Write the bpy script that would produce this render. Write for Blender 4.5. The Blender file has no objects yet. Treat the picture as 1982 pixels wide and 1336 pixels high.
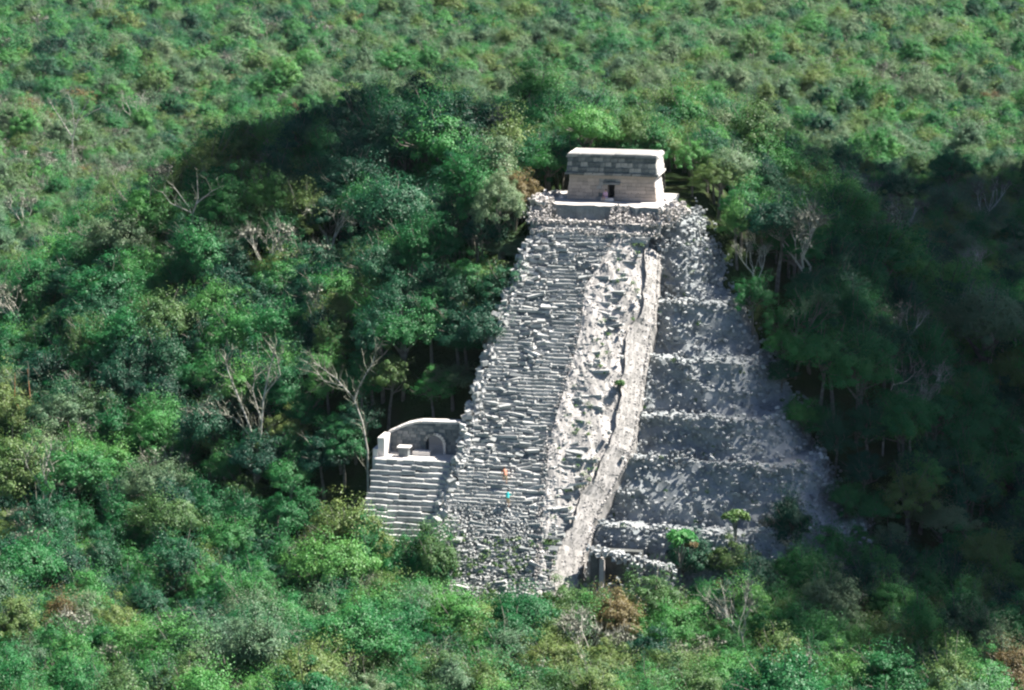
import bpy, bmesh, math, random
import numpy as np
from mathutils import Vector, Matrix, noise as mnoise

random.seed(7); rng = np.random.default_rng(11)
sc = bpy.context.scene
C = sc.collection

# ------------------------------------------------------------------ camera
F, CX, CY = 5700.0, 991.0, 668.0              # focal length and centre in pixels of the 1982 x 1336 photograph
PITCH = math.radians(11.3)
CAM = np.array([0.0, 0.0, 91.0])
cd = bpy.data.cameras.new('camera'); cam = bpy.data.objects.new('camera', cd); C.objects.link(cam)
cam.location = CAM.tolist(); cam.rotation_euler = (math.pi/2 - PITCH, 0, 0)
cd.sensor_width = 36.0; cd.lens = 36.0*F/1982.0
cd.clip_start = 1.0; cd.clip_end = 30000.0
sc.camera = cam
# ------------------------------------------------------------------ light
SUN_EL, SUN_AZ = math.radians(54), math.radians(20)     # azimuth from +X towards +Y: behind the pyramid, to the right
S = Vector((math.cos(SUN_EL)*math.cos(SUN_AZ), math.cos(SUN_EL)*math.sin(SUN_AZ), math.sin(SUN_EL)))
w = bpy.data.worlds.new('World'); sc.world = w; w.use_nodes = True
nt = w.node_tree; nt.nodes.clear()
sky = nt.nodes.new('ShaderNodeTexSky'); sky.sky_type = 'NISHITA'; sky.sun_disc = False
sky.air_density = 0.55; sky.dust_density = 0.3; sky.ozone_density = 2.0
sky.sun_elevation = SUN_EL; sky.sun_rotation = math.pi/2 - SUN_AZ
bg = nt.nodes.new('ShaderNodeBackground'); bg.inputs['Strength'].default_value = 0.05
wo = nt.nodes.new('ShaderNodeOutputWorld')
nt.links.new(sky.outputs[0], bg.inputs[0]); nt.links.new(bg.outputs[0], wo.inputs[0])
sd = bpy.data.lights.new('sun', 'SUN'); sd.energy = 5.0; sd.angle = math.radians(0.53); sd.color = (1.0, 0.95, 0.87)
so = bpy.data.objects.new('sun', sd); C.objects.link(so); so.location = (200, 400, 300)
so.rotation_euler = S.to_track_quat('Z', 'Y').to_euler()
sc.view_settings.view_transform = 'Standard'; sc.view_settings.look = 'None'
sc.view_settings.gamma = 1.0; sc.view_settings.use_curve_mapping = False
sc.view_settings.exposure = 1.7
sc.render.engine = 'CYCLES'
sc.cycles.filter_width = 2.3                  # the photograph is soft
sc.cycles.max_bounces = 6; sc.cycles.diffuse_bounces = 3; sc.cycles.transmission_bounces = 3

# ------------------------------------------------------------------ frames: pixel rays and the pyramid's own axes
fw = np.array([0, math.cos(PITCH), -math.sin(PITCH)]); upv = np.array([0, math.sin(PITCH), math.cos(PITCH)])
def ray(px, py): return fw + np.array([1.0, 0, 0])*(px-CX)/F - upv*(py-CY)/F
def at_y(px, py, Y): d = ray(px, py); return CAM + d*(Y/d[1])
def at_z(px, py, z): d = ray(px, py); return CAM + d*((z-CAM[2])/d[2])
def project(p):
    q = np.asarray(p, float) - CAM; k = q @ fw
    return CX + F*q[..., 0]/k, CY - F*(q @ upv)/k
ANG = math.radians(12.5)
U = np.array([math.cos(ANG), -math.sin(ANG), 0]); V = np.array([-math.sin(ANG), -math.cos(ANG), 0])
O = at_y(1183, 388, 330.0); ZT = float(O[2])           # middle of the temple's front wall at its foot
def W(u, v, z): return np.array([O[0]+u*U[0]+v*V[0], O[1]+u*U[1]+v*V[1], z])
def Wa(P):
    P = np.asarray(P, float)
    return np.stack([O[0]+P[:, 0]*U[0]+P[:, 1]*V[0], O[1]+P[:, 0]*U[1]+P[:, 1]*V[1], P[:, 2]], 1)
def to_uv(X, Y): dx, dy = X-O[0], Y-O[1]; return dx*U[0]+dy*U[1], dx*V[0]+dy*V[1]
def fbm(x, y, z=0.0, o=3):
    return mnoise.fractal(Vector((x, y, z)), 1.0, 2.0, o)

# ------------------------------------------------------------------ materials
def new_mat(name):
    m = bpy.data.materials.new(name); m.use_nodes = True
    n = m.node_tree; n.nodes.clear()
    return m, n, n.nodes.new, n.links.new
def ramp(n, stops):
    r = n.nodes.new('ShaderNodeValToRGB'); e = r.color_ramp.elements
    while len(e) < len(stops): e.new(0.5)
    for k, (p, c) in enumerate(stops): e[k].position = p; e[k].color = (*c, 1)
    return r
def stone_mat(name, dark, mid, pale, bias=0.0, nscale=0.55, bump=0.35):
    m, n, N, L = new_mat(name)
    out = N('ShaderNodeOutputMaterial'); b = N('ShaderNodeBsdfPrincipled'); b.inputs['Roughness'].default_value = 0.95
    b.inputs['Specular IOR Level'].default_value = 0.15
    tc = N('ShaderNodeTexCoord')
    n1 = N('ShaderNodeTexNoise'); n1.inputs['Scale'].default_value = nscale; n1.inputs['Detail'].default_value = 6
    n2 = N('ShaderNodeTexNoise'); n2.inputs['Scale'].default_value = 4.0; n2.inputs['Detail'].default_value = 5
    at = N('ShaderNodeAttribute'); at.attribute_name = 'tint'
    geo = N('ShaderNodeObjectInfo')
    a1 = N('ShaderNodeMath'); a1.operation = 'MULTIPLY_ADD'; a1.inputs[1].default_value = 0.55; a1.inputs[2].default_value = bias
    a2 = N('ShaderNodeMath'); a2.operation = 'MULTIPLY_ADD'; a2.inputs[1].default_value = 0.35
    a3 = N('ShaderNodeMath'); a3.operation = 'MULTIPLY_ADD'; a3.inputs[1].default_value = 0.5
    L(tc.outputs['Object'], n1.inputs['Vector']); L(tc.outputs['Object'], n2.inputs['Vector'])
    L(n1.outputs['Fac'], a1.inputs[0]); L(n2.outputs['Fac'], a2.inputs[0]); L(a1.outputs[0], a2.inputs[2])
    L(at.outputs['Fac'], a3.inputs[0]); L(a2.outputs[0], a3.inputs[2])
    r = ramp(n, [(0.25, dark), (0.55, mid), (0.95, pale)])
    L(a3.outputs[0], r.inputs[0]); L(r.outputs[0], b.inputs['Base Color'])
    bp = N('ShaderNodeBump'); bp.inputs['Strength'].default_value = bump; bp.inputs['Distance'].default_value = 0.06
    L(n2.outputs['Fac'], bp.inputs['Height']); L(bp.outputs[0], b.inputs['Normal'])
    L(b.outputs[0], out.inputs[0])
    return m
M = {}
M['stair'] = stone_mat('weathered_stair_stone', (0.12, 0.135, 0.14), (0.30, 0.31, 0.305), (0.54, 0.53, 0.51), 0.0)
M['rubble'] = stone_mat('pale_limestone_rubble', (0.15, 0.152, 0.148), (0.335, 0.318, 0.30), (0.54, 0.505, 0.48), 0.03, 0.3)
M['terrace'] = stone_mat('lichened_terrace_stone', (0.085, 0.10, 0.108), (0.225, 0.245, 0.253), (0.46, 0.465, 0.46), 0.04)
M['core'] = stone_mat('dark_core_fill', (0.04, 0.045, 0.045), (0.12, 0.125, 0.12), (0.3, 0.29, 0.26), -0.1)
M['plaster'] = stone_mat('white_plaster_floor', (0.28, 0.265, 0.245), (0.48, 0.45, 0.42), (0.66, 0.625, 0.59), 0.1)
M['band'] = stone_mat('smooth_pale_band', (0.13, 0.13, 0.125), (0.27, 0.258, 0.245), (0.46, 0.435, 0.415), 0.0, 0.9, 0.7)
M['temple_wall'] = stone_mat('tan_temple_wall', (0.15, 0.14, 0.13), (0.31, 0.27, 0.235), (0.45, 0.375, 0.32), 0.04, 0.9, 0.4)
M['temple_frieze'] = stone_mat('grey_frieze_stone', (0.04, 0.05, 0.06), (0.14, 0.155, 0.155), (0.36, 0.35, 0.33), -0.06, 1.2, 0.4)
M['shrine_wall'] = stone_mat('grey_shrine_wall', (0.06, 0.075, 0.085), (0.13, 0.15, 0.16), (0.28, 0.28, 0.275), 0.0)

def leaf_mat(name, cols, trans=0.38, rough_var=0.4):
    m, n, N, L = new_mat(name)
    out = N('ShaderNodeOutputMaterial')
    oi = N('ShaderNodeObjectInfo'); at = N('ShaderNodeAttribute'); at.attribute_name = 'tint'
    mix = N('ShaderNodeMath'); mix.operation = 'MULTIPLY_ADD'; mix.inputs[1].default_value = rough_var
    sc_ = N('ShaderNodeMath'); sc_.operation = 'MULTIPLY_ADD'; sc_.inputs[1].default_value = 1.0-rough_var; sc_.inputs[2].default_value = 0.0
    L(oi.outputs['Random'], sc_.inputs[0]); L(at.outputs['Fac'], mix.inputs[0]); L(sc_.outputs[0], mix.inputs[2])
    k = len(cols); r = ramp(n, [(i/(k-1), c) for i, c in enumerate(cols)])
    L(mix.outputs[0], r.inputs[0])
    d = N('ShaderNodeBsdfDiffuse'); t = N('ShaderNodeBsdfTranslucent'); g = N('ShaderNodeBsdfGlossy')
    g.inputs['Roughness'].default_value = 0.5
    L(r.outputs[0], d.inputs['Color']); L(r.outputs[0], t.inputs['Color'])
    ms = N('ShaderNodeMixShader'); ms.inputs[0].default_value = trans
    m2 = N('ShaderNodeMixShader'); m2.inputs[0].default_value = 0.025
    L(d.outputs[0], ms.inputs[1]); L(t.outputs[0], ms.inputs[2])
    L(ms.outputs[0], m2.inputs[1]); L(g.outputs[0], m2.inputs[2]); L(m2.outputs[0], out.inputs[0])
    return m
M['leaf_green'] = leaf_mat('green_leaves', [(0.012, 0.105, 0.04), (0.022, 0.16, 0.05), (0.042, 0.21, 0.058), (0.08, 0.25, 0.065)])
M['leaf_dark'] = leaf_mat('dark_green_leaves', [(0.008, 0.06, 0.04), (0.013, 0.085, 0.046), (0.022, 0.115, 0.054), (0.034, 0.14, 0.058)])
M['leaf_bright'] = leaf_mat('bright_green_leaves', [(0.035, 0.19, 0.05), (0.06, 0.25, 0.06), (0.10, 0.29, 0.07), (0.15, 0.31, 0.075)])
M['leaf_olive'] = leaf_mat('olive_leaves', [(0.05, 0.135, 0.045), (0.085, 0.18, 0.052), (0.135, 0.22, 0.062), (0.20, 0.25, 0.075)])
M['leaf_pale'] = leaf_mat('pale_grey_green_leaves', [(0.065, 0.16, 0.09), (0.10, 0.20, 0.105), (0.15, 0.24, 0.12), (0.21, 0.265, 0.14)])
M['leaf_rust'] = leaf_mat('rust_orange_leaves', [(0.12, 0.095, 0.045), (0.16, 0.12, 0.05), (0.19, 0.145, 0.06), (0.18, 0.16, 0.065)])
M['twig'] = leaf_mat('grey_brown_twigs', [(0.10, 0.11, 0.08), (0.15, 0.158, 0.12), (0.21, 0.212, 0.17), (0.27, 0.268, 0.22)], 0.0)

def bark_mat(name, a, b_):
    m, n, N, L = new_mat(name)
    out = N('ShaderNodeOutputMaterial'); b = N('ShaderNodeBsdfPrincipled'); b.inputs['Roughness'].default_value = 0.9
    tc = N('ShaderNodeTexCoord'); n1 = N('ShaderNodeTexNoise'); n1.inputs['Scale'].default_value = 2.5; n1.inputs['Detail'].default_value = 5
    r = ramp(n, [(0.3, a), (0.7, b_)]); L(tc.outputs['Object'], n1.inputs['Vector']); L(n1.outputs['Fac'], r.inputs[0])
    L(r.outputs[0], b.inputs['Base Color']); L(b.outputs[0], out.inputs[0]); return m
M['bark'] = bark_mat('grey_bark', (0.09, 0.08, 0.065), (0.24, 0.22, 0.19))
M['bark_pale'] = bark_mat('pale_bark', (0.34, 0.32, 0.27), (0.6, 0.57, 0.5))
M['bark_red'] = bark_mat('peeling_orange_bark', (0.30, 0.13, 0.06), (0.5, 0.27, 0.14))
def plain_mat(name, c, r=0.8):
    m, n, N, L = new_mat(name)
    out = N('ShaderNodeOutputMaterial'); b = N('ShaderNodeBsdfPrincipled'); b.inputs['Roughness'].default_value = r
    tc = N('ShaderNodeTexCoord'); n1 = N('ShaderNodeTexNoise'); n1.inputs['Scale'].default_value = 9.0
    rr = ramp(n, [(0.3, tuple(x*0.8 for x in c)), (0.7, tuple(min(1, x*1.1) for x in c))])
    L(tc.outputs['Object'], n1.inputs['Vector']); L(n1.outputs['Fac'], rr.inputs[0]); L(rr.outputs[0], b.inputs['Base Color'])
    L(b.outputs[0], out.inputs[0]); return m

# ground: dark leaf litter and low green undergrowth
m, n, N, L = new_mat('forest_floor'); M['ground'] = m
out = N('ShaderNodeOutputMaterial'); b = N('ShaderNodeBsdfPrincipled'); b.inputs['Roughness'].default_value = 1.0
b.inputs['Specular IOR Level'].default_value = 0.05
tc = N('ShaderNodeTexCoord'); n1 = N('ShaderNodeTexNoise'); n1.inputs['Scale'].default_value = 0.25; n1.inputs['Detail'].default_value = 8
r = ramp(n, [(0.3, (0.02, 0.04, 0.016)), (0.5, (0.035, 0.06, 0.022)), (0.75, (0.07, 0.065, 0.04))])
L(tc.outputs['Object'], n1.inputs['Vector']); L(n1.outputs['Fac'], r.inputs[0]); L(r.outputs[0], b.inputs['Base Color'])
bp = N('ShaderNodeBump'); bp.inputs['Strength'].default_value = 0.8; bp.inputs['Distance'].default_value = 0.5
n3 = N('ShaderNodeTexNoise'); n3.inputs['Scale'].default_value = 1.7; n3.inputs['Detail'].default_value = 6
L(tc.outputs['Object'], n3.inputs['Vector']); L(n3.outputs['Fac'], bp.inputs['Height']); L(bp.outputs[0], b.inputs['Normal'])
L(b.outputs[0], out.inputs[0])

# ------------------------------------------------------------------ mesh helpers
def mesh_np(name, verts, faces, mat, tint=None):
    """faces: (n,4) or (n,3) int array; tint: per-face float"""
    me = bpy.data.meshes.new(name)
    verts = np.asarray(verts, np.float32); faces = np.asarray(faces, np.int32)
    k = faces.shape[1]; nf = len(faces)
    me.vertices.add(len(verts)); me.vertices.foreach_set('co', verts.ravel())
    me.loops.add(nf*k); me.loops.foreach_set('vertex_index', faces.ravel())
    me.polygons.add(nf); me.polygons.foreach_set('loop_start', np.arange(nf, dtype=np.int32)*k)
    me.update(calc_edges=True); me.validate()
    me.polygons.foreach_set('use_smooth', np.zeros(len(me.polygons), bool))
    if tint is not None:
        a = me.attributes.new('tint', 'FLOAT', 'FACE'); a.data.foreach_set('value', np.asarray(tint, np.float32))
    mats = mat if isinstance(mat, (list, tuple)) else [mat]
    for m_ in mats: me.materials.append(m_)
    return me
def link(name, data, parent=None):
    o = bpy.data.objects.new(name, data); C.objects.link(o)
    if parent is not None: o.parent = parent
    return o
def tag(o, label=None, cat=None, group=None, kind=None):
    if label: o['label'] = label
    if cat: o['category'] = cat
    if group: o['group'] = group
    if kind: o['kind'] = kind
    return o
def root_at(name, u, v, z):
    """an Empty whose local axes are the pyramid's: x = along the steps, y = out of the front, z = up"""
    o = link(name, None)
    Rm = Matrix(((U[0], V[0], 0, 0), (U[1], V[1], 0, 0), (0, 0, 1, 0), (0, 0, 0, 1)))
    # U x V points down, so turn about z and let local y point INTO the pyramid instead
    o.matrix_world = Matrix.Translation(W(u, v, z).tolist()) @ Matrix.Rotation(-ANG, 4, 'Z')
    return o
# inside such a root a point (u, v, z) has local coordinates (u-u0, -(v-v0), z-z0)
def Lc(P, o): P = np.asarray(P, float); return np.stack([P[:, 0]-o[0], -(P[:, 1]-o[1]), P[:, 2]-o[2]], 1)

CUBE_V = np.array([[x, y, z] for z in (-.5, .5) for y in (-.5, .5) for x in (-.5, .5)])
CUBE_F = np.array([[0, 2, 3, 1], [4, 5, 7, 6], [0, 1, 5, 4], [2, 6, 7, 3], [0, 4, 6, 2], [1, 3, 7, 5]])
def rot_mats(ax, ay, az):
    cx, sx, cy, sy, cz, sz = np.cos(ax), np.sin(ax), np.cos(ay), np.sin(ay), np.cos(az), np.sin(az)
    R = np.empty((len(ax), 3, 3))
    R[:, 0, 0] = cz*cy; R[:, 0, 1] = cz*sy*sx-sz*cx; R[:, 0, 2] = cz*sy*cx+sz*sx
    R[:, 1, 0] = sz*cy; R[:, 1, 1] = sz*sy*sx+cz*cx; R[:, 1, 2] = sz*sy*cx-cz*sx
    R[:, 2, 0] = -sy; R[:, 2, 1] = cy*sx; R[:, 2, 2] = cy*cx
    return R
def blocks(cen, size, rotv, jit=0.12):
    """many six-faced stones at once -> verts, faces, per-face tint"""
    cen = np.asarray(cen, float); size = np.asarray(size, float); rotv = np.asarray(rotv, float); k = len(cen)
    v = CUBE_V[None] * (1 + rng.uniform(-jit, jit, (k, 8, 3))*1.0) * size[:, None, :]
    v += rng.uniform(-jit, jit, (k, 8, 3))*size.min(1)[:, None, None]*0.8
    v = np.einsum('kij,knj->kni', rot_mats(rotv[:, 0], rotv[:, 1], rotv[:, 2]), v) + cen[:, None, :]
    f = CUBE_F[None] + (np.arange(k)*8)[:, None, None]
    t = np.repeat(rng.uniform(0, 1, k), 6)
    return v.reshape(-1, 3), f.reshape(-1, 4), t

# ------------------------------------------------------------------ terrain with the wooded mound
def hill(X, Y):
    u, v = to_uv(X, Y)
    dl = np.maximum(-7.5-u, 0)*0.74; dr = np.maximum(u-8.5, 0)*0.86
    df = np.maximum(v+3.2, 0)*1.02; db = np.maximum(-34-v, 0)*0.62
    h = 40.8 - np.sqrt(dl**2+dr**2+df**2+db**2)
    r2 = ((u+16)/30.0)**2 + ((v+46)/34.0)**2
    h2 = 40.0*np.exp(-r2*0.9) - 1.0
    r3 = ((u-34)/36.0)**2 + ((v+30)/48.0)**2
    h3 = 17.0*np.exp(-r3) - 1.0
    h4 = 37.0*np.exp(-((np.abs(u+44)/44.0)**2.4 + (np.abs(v+48)/50.0)**2)) - 1.0
    h = np.maximum(np.maximum(h, h2), np.maximum(h3, h4))
    return np.maximum(h, 0.0)
def at_ground(px, py, above=0.0):
    """where the ray through a pixel first comes within `above` metres of the terrain"""
    d = ray(px, py); d = d/d[1]
    for Y in np.arange(225.0, 1400.0, 1.0):
        p = CAM + d*Y
        if p[2] <= float(hill(np.array(p[0]), np.array(p[1]))) + above: return p
    return p
gx = np.concatenate([[-16000, -6000, -2500, -1200, -700, -450, -300, -200], np.arange(-130, 131, 2.5), [200, 300, 450, 700, 1200, 2500, 6000, 16000]])
gy = np.concatenate([[-9000, -3000, -800, -200, 0, 100, 170, 220], np.arange(240, 461, 2.5), [500, 560, 640, 760, 900, 1100, 1400, 2000, 3500, 7000, 20000]])
GX, GY = np.meshgrid(gx, gy); H = hill(GX, GY)
for (i, j), h in np.ndenumerate(H):
    if abs(GX[i, j]) < 140 and 200 < GY[i, j] < 500:
        H[i, j] = h + 0.35*fbm(GX[i, j]*0.15, GY[i, j]*0.15)*(1.0 if h > 0.3 else 0.6)
gv = np.stack([GX.ravel(), GY.ravel(), H.ravel()], 1)
nx, ny = len(gx), len(gy)
ii, jj = np.meshgrid(np.arange(nx-1), np.arange(ny-1)); b0 = (jj*nx+ii).ravel()
g = link('ground', mesh_np('ground', gv, np.stack([b0, b0+1, b0+nx+1, b0+nx], 1), M['ground']))
for p in g.data.polygons: p.use_smooth = True
tag(g, 'dark leaf-littered forest floor rising into the wooded mound', kind='structure')

# ------------------------------------------------------------------ the pyramid
PYR = (0.0, 20.0, 0.0)                          # its root: foot of the mound under the stair
pyr = root_at('pyramid', *PYR)
tag(pyr, 'tall ruined grey limestone pyramid with a steep stair, rising out of the forest', 'pyramid')
def pmesh(name, P, F_, mat, tint=None, parent=None):
    return link(name, mesh_np(name, Lc(P, PYR), F_, mat, tint), parent or pyr)
def stair_v(z): return 45.5 - z                 # the stair plane, 45 degrees
def left_u(z):                                  # ragged left edge of the stair
    return np.interp(z, [0, 8, 14.4, 19.4, 24.6, 29.4, 36.3, 39.5], [-11.6, -11.6, -11.8, -10.9, -10.4, -9.7, -8.3, -7.0])
def half_w(z): return 9.3 + (40.2 - z)*0.75    # right-hand edge of the terraces

# --- terraces
LEVELS = [40.2, 37.2, 31.9, 26.6, 21.5, 17.6, 11.6, 6.0, -1.0]
def outline(z, grow=0.0, n_arc=9):
    vb = 42.9 - z + grow - 1.4; wr = half_w(z) + grow; rad = min(6.0, 2.0 + (40.2-z)*0.35)
    pts = [(-9.5 - (40.2-z)*0.02 - grow*0.2, -6.0)]
    pts = []
    for a in np.arange(-9.0, wr-rad, 0.9): pts.append((a, vb))
    for a in np.linspace(0, math.pi/2, n_arc): pts.append((wr-rad+rad*math.sin(a), vb-rad+rad*math.cos(a)))
    for b_ in np.arange(vb-rad-0.9, -6.0, -0.9): pts.append((wr, b_))
    return np.array(pts)
terr_pts = []                                   # (point, outward normal, level) for the facing stones
for k in range(len(LEVELS)-1):
    zt, zb = LEVELS[k], LEVELS[k+1]-0.3; h = zt-zb
    o0 = outline(zt); nrm = np.zeros_like(o0)
    d = np.gradient(o0, axis=0); nrm[:, 0] = d[:, 1]*-1; nrm[:, 1] = d[:, 0]
    nrm /= np.maximum(np.linalg.norm(nrm, axis=1)[:, None], 1e-6)
    nrm = np.where((nrm @ np.array([0.5, 0.8]))[:, None] < 0, -nrm, nrm)
    rows = max(4, int(h/0.8)); P = []; cols = len(o0)
    inner = o0 - nrm*6.5; P.append(np.c_[inner, np.full(cols, zt+0.25)])
    P.append(np.c_[o0-nrm*0.5, np.full(cols, zt+0.05)])
    for r_ in range(rows+1):
        t = r_/rows; q = o0 + nrm*((0.56 if k else 0.45)*h*t); P.append(np.c_[q, np.full(cols, zt-h*t)])
    P = np.array(P); R_ = P.shape[0]
    for a in range(R_):
        for c_ in range(cols):
            x, y, z = P[a, c_]; nn = fbm(x*0.22, y*0.22, z*0.3+k*7)*1.0 + 0.35*fbm(x*1.1, y*1.1, z*1.1)
            P[a, c_, 0] += nrm[c_, 0]*nn; P[a, c_, 1] += nrm[c_, 1]*nn; P[a, c_, 2] += 0.55*fbm(x*0.3+9, y*0.3, k*3.0) + 0.2*fbm(x*1.2, y*1.2, k)
    for a in range(1, R_):
        for c_ in range(cols): terr_pts.append((P[a, c_].copy(), nrm[c_], k, a))
    idx = np.arange(R_*cols).reshape(R_, cols)
    Fq = np.stack([idx[:-1, :-1].ravel(), idx[1:, :-1].ravel(), idx[1:, 1:].ravel(), idx[:-1, 1:].ravel()], 1)
    pmesh('terrace', P.reshape(-1, 3), Fq, M['terrace'], np.full(len(Fq), 0.25))
# --- facing stones on the terraces
pts = np.array([t[0] for t in terr_pts]); nr = np.array([t[1] for t in terr_pts]); lv = np.array([t[2] for t in terr_pts]); rw = np.array([t[3] for t in terr_pts])
sel = rng.integers(0, len(pts), 25000)
edge = np.where(rw <= 2)[0]; sel = np.concatenate([sel, rng.choice(edge, 1300)])
cen = pts[sel] + rng.normal(0, 0.32, (len(sel), 3)); cen[:, :2] += nr[sel]*0.08
sz = rng.uniform(0.13, 0.36, (len(sel), 1))*rng.uniform(0.7, 1.35, (len(sel), 3)); sz[:, 2] *= 0.75
rot = np.c_[rng.normal(0, 0.22, (len(sel), 2)), np.arctan2(nr[sel][:, 1], nr[sel][:, 0]) + rng.normal(0, 0.3, len(sel))]
keep = cen[:, 2] > 1
vv, ff, tt = blocks(cen[keep], sz[keep], rot[keep], 0.2)
tt = np.repeat(np.clip(rng.beta(1.1, 2.0, keep.sum()) + np.where(rw[sel][keep] <= 2, 0.02, 0), 0, 1), 6)
tag(pmesh('terrace_stonework', vv, ff, M['terrace'], tt), kind='stuff')

# --- stair: core, steps, rubble flank, smooth band
def patch(name, zs, u_of, off, mat, tint=None, cols=14, thick=None):
    P = []
    for z in zs:
        ua, ub = u_of(z)
        for c_ in range(cols+1):
            u = ua+(ub-ua)*c_/cols; n_ = off(u, z, c_/cols); s_ = n_/math.sqrt(2)
            P.append((u, stair_v(z)+s_, z+s_))
    P = np.array(P); R_ = len(zs); idx = np.arange(R_*(cols+1)).reshape(R_, cols+1)
    Fq = np.stack([idx[:-1, :-1].ravel(), idx[1:, :-1].ravel(), idx[1:, 1:].ravel(), idx[:-1, 1:].ravel()], 1)
    return pmesh(name, P, Fq, mat, rng.uniform(0, 0.7, len(Fq)) if tint is None else np.full(len(Fq), tint))
zs = np.arange(39.9, -0.5, -0.5)
def core_off(u, z, t):
    if t == 0: return -4.0
    if t > 0.93: return -4.0
    return -0.42 + 0.25*fbm(u*0.5, z*0.5)
patch('stair_core', zs, lambda z: (float(left_u(z))+0.3, 2.2), core_off, M['stair'], cols=18)
RISE = 0.33
nst = int(39.4/RISE)
stair_right = lambda z: float(np.interp(z, [0, 8.7, 13, 19.4, 24, 29.7, 33.6, 36.5, 39.7], [1.0, 0.6, -0.2, -0.8, -0.2, 0.5, 0.2, 1.6, 3.4]))
for i in range(nst):
    z = 39.4 - i*RISE
    ua = float(left_u(z)) + 0.4 + random.uniform(-0.3, 0.4); ub = stair_right(z) + 0.4 + 1.7*fbm(z*0.35, 1.7, 4.0) + random.uniform(-0.5, 0.7) + min(2.6, random.expovariate(1.1))
    ub = min(ub, float(np.interp(z, [2.0, 8.7, 11.2, 15.6, 19.8, 24.2, 38.2], [0.4, 0.3, 0.9, 2.4, 4.0, 4.4, 4.4])))
    cen, siz, ro = [], [], []
    u = ua
    while u < ub:
        wd = random.choice([random.uniform(0.4, 0.8), random.uniform(0.8, 2.1)])
        uc = u+wd/2
        ruin = min(1.0, max(0.0, 0.04 + 3.0*max(0.0, fbm(uc*0.2, z*0.14, 3.3)-0.1) + (0.55 if z < 13.5 else 0) + 0.5*(uc > ub-1.5)))
        if random.random() > 0.05 + 0.22*ruin:
            j = 0.02 + 0.15*ruin
            cen.append((uc, stair_v(z) - 0.02 + random.gauss(0, j), z - 0.15 + random.gauss(0, j*0.65)))
            siz.append((wd*0.97, random.uniform(0.42, 0.62), random.uniform(0.27, 0.37)))
            ro.append((random.gauss(0, 0.03+0.2*ruin), random.gauss(0, 0.02+0.16*ruin), random.gauss(0, 0.03+0.25*ruin)))
        u += wd
    if not cen: continue
    cen = np.array(cen); ro = np.array(ro); siz = np.array(siz)
    cen = np.vstack([cen, [((ua+ub)/2, stair_v(z)-0.22, z-0.36)]]); siz = np.vstack([siz, [(ub-ua, 0.5, 0.4)]]); ro = np.vstack([ro, [(0, 0, 0)]])
    vv, ff, tt = blocks(cen, siz, ro, 0.1)
    tb = np.array([0.28+0.35*fbm(c[0]*0.3, c[2]*0.3, 8.0) for c in cen])
    tt = np.repeat(np.clip(tb + rng.uniform(-0.3, 0.45, len(cen)), 0, 1), 6)
    pmesh('step', vv, ff, M['stair'], tt)
def loose(nstone, u_fn, off_fn, smin, smax, mat, name, tint_lo=0.0, tint_hi=1.0, zr=(3, 39.6)):
    z = rng.uniform(zr[0], zr[1], nstone); ul = np.array([u_fn(a) for a in z]); t = rng.uniform(0, 1, nstone)
    u = ul[:, 0]+(ul[:, 1]-ul[:, 0])*t; n_ = np.array([off_fn(a, b_, c_) for a, b_, c_ in zip(u, z, t)])/math.sqrt(2)
    cen = np.c_[u, stair_v(z)+n_, z+n_]
    sz = rng.uniform(smin, smax, (nstone, 1))*rng.uniform(0.65, 1.4, (nstone, 3)); sz[:, 2] *= 0.7
    vv, ff, tt = blocks(cen, sz, np.c_[rng.normal(0, 0.35, (nstone, 2)), rng.uniform(0, 3.1, nstone)], 0.2)
    tt = np.repeat(rng.uniform(tint_lo, tint_hi, nstone), 6)
    return tag(pmesh(name, vv, ff, mat, tt), kind='stuff')
# smooth band: (z, left, right) read off the stair plane
BZ = [2.0, 6.7, 8.7, 11.2, 13.6, 15.6, 17.8, 19.8, 24.2, 29.6, 30.9, 31.2, 36.0, 38.2]
BL = [1.2, 0.7, 0.7, 1.4, 2.2, 3.0, 4.0, 4.8, 5.2, 4.6, 5.4, 6.1, 5.6, 5.2]
BR = [3.4, 3.2, 3.3, 3.6, 4.1, 4.8, 6.1, 6.8, 6.9, 6.9, 7.0, 7.2, 6.8, 6.4]
bl = lambda z: float(np.interp(z, BZ, BL)) + 0.45*fbm(z*0.5, 7.0) ; br = lambda z: float(np.interp(z, BZ, BR)) + 0.28*fbm(z*0.6, 3.0)
def flank_off(u, z, t): return 0.25 - 1.3*t*t + 0.26*fbm(u*0.6, z*0.6, 5.0) + 0.12*fbm(u*1.9, z*1.9, 1.0)
patch('rubble_slope', zs, lambda z: (stair_right(z)-0.8, bl(z)+0.25), flank_off, M['rubble'], cols=16)
loose(5200, lambda z: (stair_right(z)-1.4, bl(z)+0.3), flank_off, 0.05, 0.15, M['rubble'], 'slope_rubble')
loose(700, lambda z: (stair_right(z)-1.0, bl(z)+0.2), flank_off, 0.08, 0.24, M['stair'], 'slope_rubble', 0.0, 1.0)
def band_off(u, z, t): return -0.42 - 1.35*t + 0.10*fbm(u*1.3, z*0.3, 2.0) + 0.04*fbm(u*2.5, z*2.5, 6.0)
zb = np.arange(38.2, 1.9, -0.4)
patch('smooth_band', zb, lambda z: (bl(z), br(z)), band_off, M['band'], cols=12)
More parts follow.
